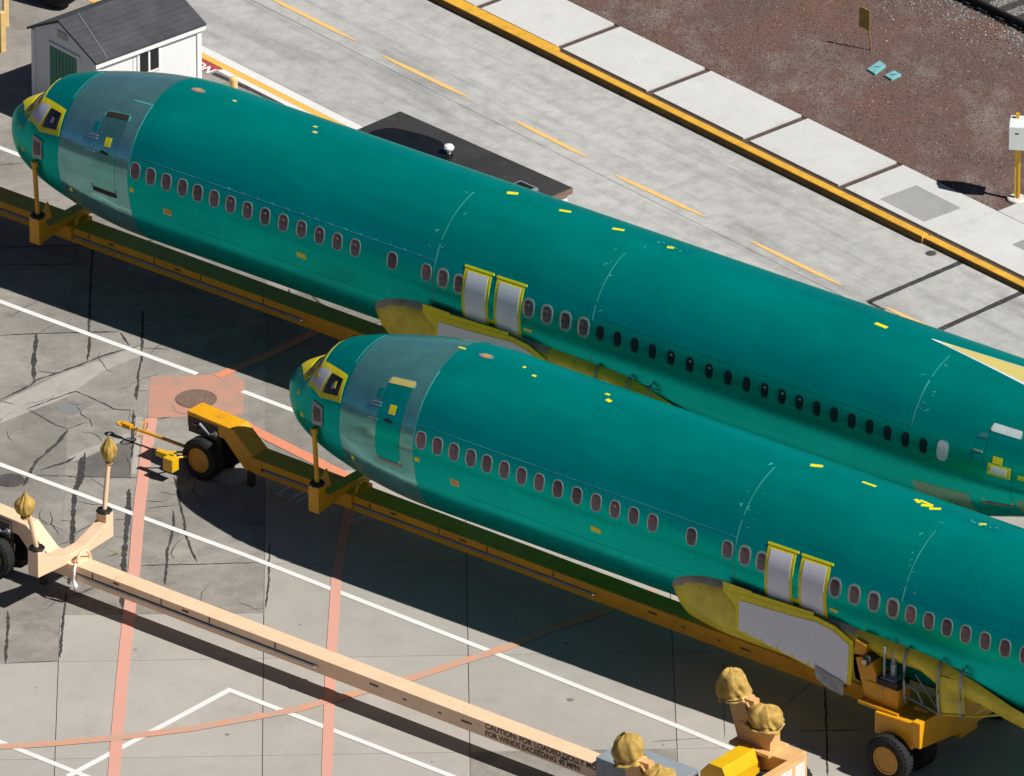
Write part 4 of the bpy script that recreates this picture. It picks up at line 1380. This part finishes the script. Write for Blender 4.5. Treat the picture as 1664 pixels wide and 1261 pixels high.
def make_dolly(label, loc, rz, paint, lift=0.0, rear=-.05, neck=0.0, hw=.30, loaded=True, tall=True):
    """local axes: x to the rear, y to the right (so the viewer's side is -y)"""
    P = M[paint]
    d = thing('fuselage_dolly', label, 'transport dolly', loc, rz, 'long towed dollies that carry fuselages')
    xe = 19.4 + rear
    b = MB().box(-.95 + neck, xe, -hw, hw, .54, .92)
    b.build('beam', P, d, bevel=.012)
    n_before = set(d.children)
    # gooseneck over the steering wheels
    MB().prism([(-2.80, 1.12), (-2.80, 1.50), (-1.46, 1.44), (-.86, .94), (-.86, .52), (-1.10, .52), (-1.72, 1.12)], -hw + .03, hw - .03, 'y').build('gooseneck', P, d, bevel=.015)
    m = MB()
    for s in (-1, 1):
        m.box(-2.75, -1.9, s * .27 - .02, s * .27 + .02, 1.0, 1.38)
        m.box(-2.62, -2.45, s * .31 - .03, s * .31 + .03, 1.14, 1.24)
    m.each('side_plate', M['slot'], d)
    m = MB()
    for s in (-1, 1):
        m.tube([(-2.4, s * .31, 1.30), (-2.1, s * .31, 1.12), (-1.9, s * .30, 1.20)], .035, 8)
        m.lathe([(.07, -.02), (.07, .02)], (-1.95, s * .29, 1.17), 'y', 14)
    m.each('hydraulic_fitting', M['steel_grey'], d)
    MB().lathe([(.17, .45), (.17, 1.15), (.24, 1.18), (.24, 1.24)], (-2.24, 0, 0), 'z', 20).build('steering_pin', M['slot'], d)
    MB().box(-2.34, -2.14, -.2, .2, .42, .60).build('axle', M['slot'], d)
    for s in (-1, 1):
        wheel(d, -2.24, s * .39, .50, .34, s)
    # tow bar with its eye and hose hoop
    m = MB()
    m.tube([(-2.3, -.20, .48), (-3.1, -.05, .40), (-3.9, 0, .36), (-4.75, 0, .34)], .045, 8, .035)
    m.tube([(-2.3, .20, .48), (-3.1, .05, .40)], .045, 8)
    m.box(-4.95, -4.7, -.06, .06, .29, .40)
    tb = m.build('tow_bar', P, d)
    MB().tube([(-5.02 + .085 * math.cos(a * .4488), .085 * math.sin(a * .4488), .34) for a in range(14)], .03, 8, closed=True).build('tow_eye', P, tb, smooth=True)
    MB().tube([(-4.4 + .06 * math.sin(a * .3142), .20 * math.cos(a * .3142), .40 + .20 * math.sin(a * .3142)) for a in range(20)], .016, 6, closed=True).build('hose_hoop', M['steel_yellow'], tb, smooth=True)
    m = MB()
    for s in (-1,):
        m.box(-3.22, -2.70, s * .84 - .07, s * .84 + .07, .46, .60)
        m.box(-2.86, -2.58, s * .96 - .12, s * .96 + .12, .28, .60)
    m.tube([(-3.15, -.80, .52), (-2.55, -.22, .50)], .03, 6)
    m.tube([(-2.75, -.80, .50), (-2.40, -.22, .50)], .03, 6)
    m.build('chock_bracket', M['guard_yellow'] if paint == 'steel_yellow' else P, d, bevel=.012)
    MB().box(-.98, -.84, -.34, -.20, .18, .55).build('parking_jack', M['black'], d)
    for o_ in [c_ for c_ in d.children if c_ not in n_before]:              # everything ahead of the saddle moves with the neck
        o_.location.x += neck
    # long slot with a pipe along each side of the beam
    m = MB()
    for s in (-1, 1):
        m.box(-.6 + neck, 9.0, s * hw - .004, s * hw + .003, .66, .745)
    m.each('side_slot', M['slot'], d)
    m = MB()
    for s in (-1, 1):
        m.tube([(-.5 + neck, s * (hw + .012), .70), (9.05, s * (hw + .012), .70)], .026, 8)
    m.each('side_pipe', M['steel_grey'], d)
    m = MB()
    for s in (-1, 1):
        m.lathe([(.03, -.01), (.045, .0), (.045, .06), (.02, .075)], (9.05, s * (hw + .012), .70), 'x', 12)
    m.each('pipe_cap', M['chrome'], d)
    m = MB()
    for x in (2.6, 4.6, 6.0, 7.9):
        for s in (-1, 1):
            m.box(x - .015, x + .015, s * hw - .006, s * hw + .006, .76, .90)
    for x in (11.6, 12.6, 15.4):
        for s in (-1, 1):
            m.box(x - .05, x + .05, s * hw - .003, s * hw + .003, .70, .74)
    m.each('beam_mark', M['slot'], d)
    m = MB()
    for x, w_, z in ((3.2, .16, .82), (5.2, .2, .80), (10.6, .26, .76), (13.2, .30, .72), (16.0, .2, .74)):
        m.box(x, x + w_, -hw - .003, -hw + .002, z, z + .05)
    m.each('stencil_mark', M['letter_brown'], d)
    if loaded:
        MB().prism([(1.08, .92), (1.50, .92), (1.46, 1.0), (1.30, 1.34)], -hw + .01, -hw + .05, 'y').build('gusset', P, d)
    # front saddle with its two posts
    zl, zt = .78 + lift, 1.44 + lift * .8
    out = [(-1.30, zl), (-1.30, zt), (-1.06, zt), (-1.04, zl + .42), (-.86, zl + .34), (-.30, 1.13), (.30, 1.13), (.86, zl + .34), (1.04, zl + .42), (1.06, zt), (1.30, zt), (1.30, zl), (.40, .925), (-.40, .925)]
    MB().prism(out, 1.62, 1.92, 'x').build('front_saddle', P, d, bevel=.012)
    MB().box(1.50, 2.12, -hw - .09, hw + .09, .60, .96).build('saddle_clamp', P, d, bevel=.015)
    MB().tube([(2.13, .22 * math.cos(a * .35), 1.02 + .22 * math.sin(a * .35) - .04) for a in range(10)], .035, 8).build('lifting_lug', P, d, smooth=True)
    for s in (-1, 1):
        lean = .10 if loaded else (.34 if s < 0 else .20)
        ptop = 2.92 if loaded else (2.84 if s < 0 else 2.98)
        pm = MB().tube([(1.77, s * 1.16, zt), (1.77, s * (1.16 + lean), ptop)], .055, 10)
        if loaded:
            pm.tube([(1.78, s * (1.16 + lean), ptop - .12), (1.78, s * (1.16 + lean), ptop)], .085, 10)
        po = pm.build('post', P, d, smooth=False)
        MB().lathe([(.17, 0), (.19, .03), (.17, .07), (.08, .08)], (1.77, s * 1.16, zt), 'z', 8).build('collar', M['black'], po)
    # rear carriage: twin wheels, boxes, cross beam, leaning supports
    r_ = rear
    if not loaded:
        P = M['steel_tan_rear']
    MB().prism([(-1.95, 1.0), (-1.95, 1.62), (1.95, 1.62), (1.95, 1.0), (.5, .80), (-.5, .80)], 19.30 + r_, 19.52 + r_, 'x').build('cross_beam', P, d, bevel=.012)
    for s in (-1, 1):
        sk_ = .30 if loaded else 0.0
        yw = s * 1.92 + sk_
        fw_ = .22 if loaded else .18
        ys = s * (1.78 if loaded else 1.84) + sk_
        MB().prism([(18.25 + r_, .98), (18.25 + r_, 1.50), (19.3 + r_, 1.55), (19.3 + r_, .90), (19.05 + r_, .86), (18.92 + r_, 1.0)], yw - .30, yw + .30, 'y').build('wheel_box', P, d, bevel=.02)
        MB().box(18.62 + r_, 18.92 + r_, yw - .16, yw + .16, .45, 1.0).build('axle_leg', M['slot'], d)
        MB().box(18.66 + r_, 18.86 + r_, yw - .55, yw + .55, .46, .60).build('axle', M['slot'], d)
        wheel(d, 18.78 + r_, yw - .42, .56, .34, -1)
        wheel(d, 18.78 + r_, yw + .42, .56, .34, 1)
        MB().box(17.72 + r_, 18.82 + r_, ys - .36, ys + .36, 1.50, 1.58).build('flange', P, d, bevel=.008)
        MB().box(17.84 + r_, 18.72 + r_, ys - fw_, ys + fw_, 1.58, 2.06).build('support_foot', P, d, bevel=.015)
        MB().prism([(17.80 + r_, 1.60), (18.20 + r_, 2.04), (17.92 + r_, 2.62 if tall else 2.25), (17.52 + r_, 2.50 if tall else 2.1)], ys - fw_ + .02, ys + fw_ - .02, 'y').build('support_arm', P, d, bevel=.015)
        if not loaded:
            m = MB()
            for ya, yb in ((1.02, 1.40), (1.52, 1.86)):
                m.box(19.52 + r_, 19.526 + r_, min(s * ya, s * yb), max(s * ya, s * yb), 1.10, 1.54)
            m.each('white_panel', M['white_plate'], d)
        if loaded and tall:
            MB().box(18.12 + r_, 18.70 + r_, ys - .24, ys + .24, 2.06, 2.22).build('support_pad', M['black'], d, bevel=.02)
            m = MB()
            m.box(18.22 + r_, 18.62 + r_, ys - .2, ys + .2, 2.22, 2.25)
            m.lathe([(.075, 0), (.075, .32), (.05, .33), (.05, .62)], (18.42 + r_, ys, 2.25), 'z', 14)
            m.lathe([(.03, 0), (.03, .72)], (18.27 + r_, ys - .13, 2.25), 'z', 8)
            m.build('jack', M['steel_grey'], d)
            MB().lathe([(.11, -.26), (.11, .26)], (17.86 + r_, ys, 2.54), 'y', 16).build('pivot', M['black'], d)
            MB().lathe([(.06, -.34), (.065, -.30), (.065, .30), (.06, .34)], (17.86 + r_, ys, 2.54), 'y', 14).build('pivot_pin', M['chrome'], d)
            MB().prism([(17.42 + r_, 2.54), (17.76 + r_, 2.60), (17.78 + r_, 2.86), (17.48 + r_, 2.92)], ys - .16, ys + .16, 'y').build('clamp_block', P, d, bevel=.02)
        elif not loaded:
            m = MB()
            for yy in (ys - .14, ys + .14):
                m.tube([(18.02 + r_, yy, 2.55), (18.30 + r_, yy, 2.2)], .025, 6)
            m.box(17.95 + r_, 18.2 + r_, ys - .1, ys + .1, 2.1, 2.6)
            m.each('brace', P, d)
    return d


DA = Vector((math.cos(R(38.85)), -math.sin(R(38.85)), 0))
NEAR_D = Vector((-5.06, 3.05, 0)) + DX * 1.77 - DA * 1.77
FAR_D = Vector((-11.75, 16.66, 0)) + DX * 1.77 - DA * 1.77
D_NEAR = make_dolly('yellow dolly under the nearer fuselage, its gooseneck and tow bar out in the sun', tuple(NEAR_D), -R(38.85), 'steel_yellow')
D_FAR = make_dolly('yellow dolly under the farther fuselage, in its shadow', tuple(FAR_D), -R(38.85), 'steel_yellow', tall=False)
TAN_ANG = R(-38.85)
TD = Vector((math.cos(TAN_ANG), math.sin(TAN_ANG), 0))
TN = Vector((TD.y, -TD.x, 0))
TAN_LOC = Vector((-11.80, 0.07, 0)) + TD * .70
D_TAN = make_dolly('empty peach painted dolly in the foreground with black caution lettering', tuple(TAN_LOC), TAN_ANG, 'steel_tan', lift=.2, rear=1.60, neck=2.1, hw=.23, loaded=False)
MB().tube([(2.16, -.30, 1.02), (2.18, -.36, .86), (2.14, -.37, .62), (2.22, -.36, .48), (2.2, -.36, .40)], .03, 6, .05).build('strap', M['trim_white'], D_TAN, smooth=True)
MB().box(17.2, 19.3, -.5, .45, .56, 1.30).build('grey_box', M['grey_box'], D_TAN, bevel=.01)
MB().prism([(19.42, .9), (19.42, 1.35), (19.66, 1.62), (20.02, 1.62), (20.16, 1.35), (20.16, .9)], .35, 1.5, 'y').build('wheel_guard', M['guard_yellow'], D_TAN, bevel=.01)
for txt, z in (("CAUTION: FOR LOADED DOLLY MOVE INDOORS", .775), ("FOR WINDS EXCEEDING 40 MPH", .60)):
    lettering(txt, 'caution_lettering', M['letter_brown'], D_TAN, basis((13.88, -.2335, z), (1, 0, 0), (0, 0, 1)), .19 if 'CAU' in txt else .18, bold=.006)


def canvas_cover(label, p, r, h, rz, seed, point=False, squash=1.0, tilt_=(0, 0)):
    seg, rows = 44, 18
    rg_ = random.Random(seed * 17)
    n1_, n2_ = rg_.choice((5, 6, 7)), rg_.choice((9, 11))
    m = MB()
    v, f = [], []
    for i in range(rows + 1):
        t = i / rows
        if point:
            rad = r * pchip([0, .10, .22, .50, .74, .86, 1], [.62, .34, .80, 1.0, .50, .16, .02], t)
        else:
            rad = r * pchip([0, .06, .13, .22, .5, .8, .93, 1], [1.22, 1.10, .90, 1.0, 1.0, .84, .52, .02], t)
        env = .5 + .5 * math.cos(t * 3.0)                   # pleats run out towards the crown
        for k in range(seg):
            a = 2 * math.pi * k / seg
            q_ = Vector((math.cos(a) * 1.2, math.sin(a) * 1.2, t * 1.6 + seed * 9.1))
            tw_ = 2.2 * mnoise.noise(q_) + t * 1.3
            rr = rad * (1 + mnoise.noise(q_ * 1.1) * .26 + (.10 * abs(math.sin(n1_ * a * .5 + tw_)) + .05 * math.sin(n2_ * a + 2 * tw_) - .05) * (.35 + env))
            dz = (mnoise.noise(Vector((math.cos(a) * 1.3, math.sin(a) * 1.3, seed * 3.3))) * (.05 if point else .20) + .05 * abs(math.sin(n1_ * a * .5 + tw_)) * t) * h * (1 if .1 < t else .5)
            v.append((rr * math.cos(a), rr * squash * math.sin(a), h * t + dz))
    for i in range(rows):
        for k in range(seg):
            f.append((i * seg + k, i * seg + (k + 1) % seg, (i + 1) * seg + (k + 1) % seg, (i + 1) * seg + k))
    f.append(tuple(range(seg - 1, -1, -1)))
    f.append(tuple(rows * seg + k for k in range(seg)))
    m.add(v, f)
    o = m.build('canvas_cover', M['canvas'], None)
    m_ = o.modifiers.new('soften', 'SUBSURF')
    m_.levels = m_.render_levels = 1
    for p_ in o.data.polygons:
        p_.use_smooth = True
    rt = r * (.44 if point else 1.0)
    MB().tube([(rt * math.cos(k * .3142), rt * squash * math.sin(k * .3142), h * (.10 if point else .12)) for k in range(20)], .016, 6, closed=True).build('tie_cord', M['letter_brown'], o)
    o.location = p
    o.rotation_euler = (tilt_[0], tilt_[1], rz)
    return tag(o, label, 'canvas cover', 'tied canvas covers on the peach dolly')


def tw(x, y, z):
    return TAN_LOC + TD * x - TN * y + Vector((0, 0, z))


canvas_cover('pointed canvas cover on the post beside the peach dolly\'s tyre', tw(1.74, -1.50, 2.50), .22, .70, 0.3, 1, True)
canvas_cover('pointed canvas cover on the post farther from the peach dolly\'s tyre', tw(1.77, 1.36, 2.72), .18, .76, 1.1, 2, True)
RX = 1.60
canvas_cover('tall canvas cover topping the leaning support near the fuselage shadow', tw(17.62 + RX, 1.84, 2.42), .36, .70, TAN_ANG, 3, False, .9, (0, -.22))
canvas_cover('low canvas cover on the support foot beside the white panels', tw(18.42 + RX, 1.84, 2.04), .40, .50, TAN_ANG, 4, False, .85)
canvas_cover('canvas cover standing by the flat grey box at the end of the lettered beam', tw(17.62 + RX, -1.84, 2.42), .36, .66, TAN_ANG, 5, False, .9, (0, -.22))
canvas_cover('low crumpled canvas cover cut by the picture\'s bottom edge', tw(18.42 + RX, -1.84, 2.04), .40, .50, TAN_ANG, 6, False, .85)


# ------------------------------------------------------------------ things round the edge of the apron
# shed
eL, eR, bR = Vector((-11.53, 23.64, 0)), Vector((-9.88, 21.71, 0)), Vector((-7.46, 23.92, 0))
sx = (eR - eL).normalized()                     # across the gable front
sy = Vector((-sx.y, sx.x, 0))
SW, SL = (eR - eL).length, (bR - eR).length
shed = thing('shed', 'small white shed with a dark shingle roof and green front door', 'shed', eL, math.atan2(sx.y, sx.x))
HW, HP = 2.05, 2.62
gab = [(.06, 0), (.06, HW), (SW * .30, HP - .07), (SW * .50, HP - .02), (SW * .5, HP - .02), (SW - .06, HW), (SW - .06, 0)]
gab = [(.06, 0), (.06, HW), (SW * .46, HP - .03), (SW - .06, HW), (SW - .06, 0)]
MB().prism(gab, .05, SL - .05, 'y').build('wall', M['siding'], shed)
def roof_slab(x0, z0, x1, z1):
    m = MB()
    m.prism([(x0, z0), (x1, z1), (x1, z1 + .06), (x0, z0 + .06)], -.06, SL + .06, 'y')
    return m
roof = roof_slab(-.04, HW - .05, SW * .46, HP).build('roof', M['shingle'], shed)
r2 = roof_slab(SW * .46, HP, SW + .05, HW - .05).build('roof', M['shingle'], shed)
m = MB()
for k in range(1, 9):                            # shingle courses
    t = k / 9
    x, z = SW * .46 + (SW * .54 + .05) * t, HP + (HW - .05 - HP) * t
    m.box(x - .012, x + .012, -.055, SL + .055, z + .055, z + .064)
m.each('shingle_course', M['shingle'], r2)
m = MB()
m.tube([(SW * .46, .55, HP + .07), (SW + .05, .30, HW + .02)], .014, 6)
m.build('roof_seam', M['steel_grey'], r2)
m = MB()
m.box(SW - .055, SW + .045, -.05, SL + .05, HW - .16, HW - .055)
m.box(SW - .058, SW - .02, SL - .16, SL - .03, 0, HW - .16)
m.box(SW - .058, SW - .02, .03, .14, 0, HW - .16)
m.box(.03, .15, .02, .048, 0, HW - .02)
m.box(SW - .15, SW - .03, .02, .046, 0, HW - .02)
m.each('trim', M['trim_white'], shed)
m = MB()
for k in (1,):
    y = 1.16
    m.box(SW - .0605, SW - .056, y - .006, y + .006, 0, HW - .16)
m.build('siding_groove', M['steel_grey'], shed)
wn = MB().box(SW - .06, SW - .03, 1.28, 2.0, 1.24, 1.90).build('window', M['trim_white'], shed)
for a_, b_ in ((1.35, 1.61), (1.67, 1.93)):
    MB().box(SW - .03, SW - .026, a_, b_, 1.30, 1.83).build('pane', M['glass_dark'], wn)
dr = MB().box(.66, 1.86, .015, .05, 0, 1.93).build('door_frame', M['trim_white'], shed)
dd = MB().box(.75, 1.77, .0, .014, 0, 1.84).build('door', M['green_door'], shed)
m = MB()
for k in range(1, 8):
    x = .75 + 1.02 * k / 8
    m.box(x - .007, x + .007, -.004, .0, .02, 1.82)
m.each('door_board_groove', M['black'], dd)
MB().box(1.62, 1.68, -.03, -.004, .95, 1.05).build('handle', M['black'], dd)
MB().box(SW * .40, SW * .54, .03, .048, 2.16, 2.34).build('gable_vent', M['steel_grey'], shed)

# portable building with a black roof
tA, tB = Vector((-2.63, 17.73, 0)), Vector((1.40, 13.67, 0))
tx_ = (tB - tA).normalized()
ty_ = Vector((-tx_.y, tx_.x, 0))
TL_, TW_ = (tB - tA).length, 2.45
cab = thing('portable_building', 'white portable building with a flat black roof behind the farther fuselage', 'portable building', tA, math.atan2(tx_.y, tx_.x))
TH = 2.7
MB().box(.08, TL_ - .08, -TW_ + .08, -.08, 0.2, TH - .16).build('wall', M['siding'], cab)
MB().box(.2, TL_ - .2, -TW_ + .2, -.2, 0, .2).build('skid', M['black'], cab)
rf = MB().box(0, TL_, -TW_, 0, TH - .16, TH).build('roof', M['roof_black'], cab, bevel=.015)
m = MB()
rg = random.Random(3)
pts = []
for k in range(28):
    a = 2 * math.pi * k / 28
    rr = 1 + .10 * mnoise.noise(Vector((math.cos(a) * 1.5, math.sin(a) * 1.5, 3)))
    pts.append((1.55 + 1.25 * rr * math.cos(a), -1.25 + .78 * rr * math.sin(a), TH + .004))
m.poly(pts)
m.build('puddle', M['roof_wet'], rf)
vb = MB().lathe([(.05, 0), (.05, .10), (.12, .11), (.13, .16), (.10, .21), (.03, .235)], (2.42, -.78, TH), 'z', 18)
vb.build('roof_vent', M['trim_white'], cab, smooth=False)
sk = MB().box(TL_ - .95, TL_ - .35, -1.25, -.75, TH, TH + .12).build('roof_hatch', M['steel_grey'], cab, bevel=.02)
MB().box(TL_ - .88, TL_ - .42, -1.18, -.82, TH + .12, TH + .13).build('hatch_pane', M['glass_dark'], sk)
m = MB()
m.box(-.012, TL_ + .012, -.02, .012, TH - .15, TH - .02)
m.box(TL_ - .004, TL_ + .014, -TW_, 0, TH - .16, TH - .02)
m.each('roof_edge', M['iron_rust'], rf)
MB().box(TL_ - .08, TL_ - .05, -1.5, -.7, .25, 2.2).build('door', M['trim_white'], cab)

# bollard and posts
def bollard(label, p, h, r):
    o = MB().lathe([(r, 0), (r, h - .05), (r * .9, h - .01), (r * .5, h + .02), (.01, h + .025)], (0, 0, 0), 'z', 18).build('bollard', M['wood_post'], None, smooth=False)
    o.location = p
    return tag(o, label, 'bollard')
bollard('short pale yellow bollard behind the farther fuselage, near the red painted panel', at(380, 187), 1.0, .10)
for k, (a, b, lab) in enumerate((((9.5, 42), 1.35, 'yellow square post at the top left, the one higher up'), ((4.5, 83), 1.05, 'yellow square post at the left edge, the one lower down'))):
    o = MB().box(-.065, .065, -.065, .065, 0, b).build('square_post', M['wood_post'], None, bevel=.012)
    o.location = at(*a)
    o.rotation_euler = (0, 0, R(20))
    tag(o, lab, 'post', 'square yellow posts in the top left corner')

# big tyre lying against the shed's far corner
ty = thing('rubber_tyre', 'big black rubber tyre at the top edge behind the shed roof', 'tyre', at(66, 22), R(-35))
m = MB()
m.lathe([(.40, -.20), (.46, -.26), (.62, -.26), (.72, -.19), (.75, -.08), (.75, .08), (.72, .19), (.62, .26), (.46, .26), (.40, .20)], (0, .6, .75), 'y', 40)
m.build('tread', M['rubber'], ty, smooth=False)
MB().lathe([(.40, -.15), (.38, -.18), (.2, -.1), (.08, -.14)], (0, .6, .75), 'y', 28).build('rim', M['iron'], ty)

# wooden sign seen from behind
sg = thing('sign', 'small brown sign on a thin leaning post in the bark', 'sign', at(1416, 82, .07), R(0))
MB().tube([(0, 0, 0), (-.10, .02, .72), (-.14, .02, 1.12)], .022, 8).build('post', M['rust_post'], sg)
m = MB()
for (x, z0_, z1_) in ((-.30, .62, 1.16), (-.05, .56, 1.10)):
    for e_ in (-.01, .012):
        for z_ in (z0_, z1_):
            m.v.append((x * 1.0 + .47 * e_, .53 * (-x - .17) + .88 * e_, z_))
m.f = [(0, 1, 3, 2), (4, 6, 7, 5), (0, 4, 5, 1), (2, 3, 7, 6), (0, 2, 6, 4), (1, 5, 7, 3)]
m.build('sign_board', M['sign_back'], sg)

# white box on a yellow post
bx = thing('utility_box', 'white utility box on a yellow post in a round concrete footing', 'utility box', at(1652, 325, .07), R(-8))
MB().lathe([(.23, -.05), (.23, .05), (.21, .07), (.01, .075)], (0, 0, 0), 'z', 24).build('footing', M['footing'], bx)
m = MB().box(-.05, .03, -.05, .03, .06, 1.62)
m.box(.032, .075, -.07, -.02, .06, 1.40)
m.box(-.05, .03, -.05, .03, 2.14, 2.28)
m.build('post', M['yellow_post'], bx)
b_ = MB().prism([(-.32, 1.46), (-.32, 2.06), (-.10, 2.16), (.14, 2.16), (.14, 1.46)], -.18, .45, 'x')
b_ = b_.build('box', M['box_white'], bx, bevel=.012)
MB().box(-.03, .06, -.325, -.319, 1.88, 1.91).build('latch', M['black'], b_)

# utility lids in the bark, road cover, manholes
def lid(label, px, k):
    c = sum((at(x, y, .12) for x, y in px), Vector()) / len(px)
    m = MB()
    pts = [(at(x, y, .12) - c) for x, y in px]
    m.prism([(q_.x, q_.y) for q_ in pts], -.05, .04, 'z')
    o = m.build('utility_hatch', M['teal_lid'], None, bevel=.01)
    o.location = (c.x, c.y, .085)
    h_ = MB().box(-.06, .06, -.02, .02, .04, .046).build('lifting_slot', M['iron'], o)
    return tag(o, label, 'utility hatch', 'pale turquoise hatches in the bark')
lid('pale turquoise hatch nearer the brown sign', [(1409, 112), (1429, 98), (1440, 106), (1422, 120)], 0)
lid('pale turquoise hatch farther from the brown sign', [(1437, 122), (1453, 114), (1465, 121), (1449, 129)], 1)

def cover(label, p, r, mat):
    o = thing('manhole_cover', label, 'manhole cover', (p.x, p.y, 0))
    MB().lathe([(r, 0), (r, .018), (r * .9, .018), (r * .9, .013), (.005, .013)], (0, 0, 0), 'z', 36).build('rim', M[mat], o)
    m = MB()
    m.lathe([(r * .88, .012), (r * .88, .0165), (.005, .0165)], (0, 0, 0), 'z', 36)
    for i in range(-3, 4):
        for j in range(-3, 4):
            if i * i + j * j < 11:
                m.box(i * r * .22 - r * .05, i * r * .22 + r * .05, j * r * .22 - r * .05, j * r * .22 + r * .05, .0166, .021)
    m.build('plate', M[mat], o)
    return o
cover('large rust brown manhole cover on the pink painted patch', at(319, 649), .48, 'iron_rust')
cover('dark manhole cover at the left edge by the white line', at(17, 781), .32, 'iron')
cover('small round dark cover in the road beside the kerb', at(1513, 412), .125, 'iron')
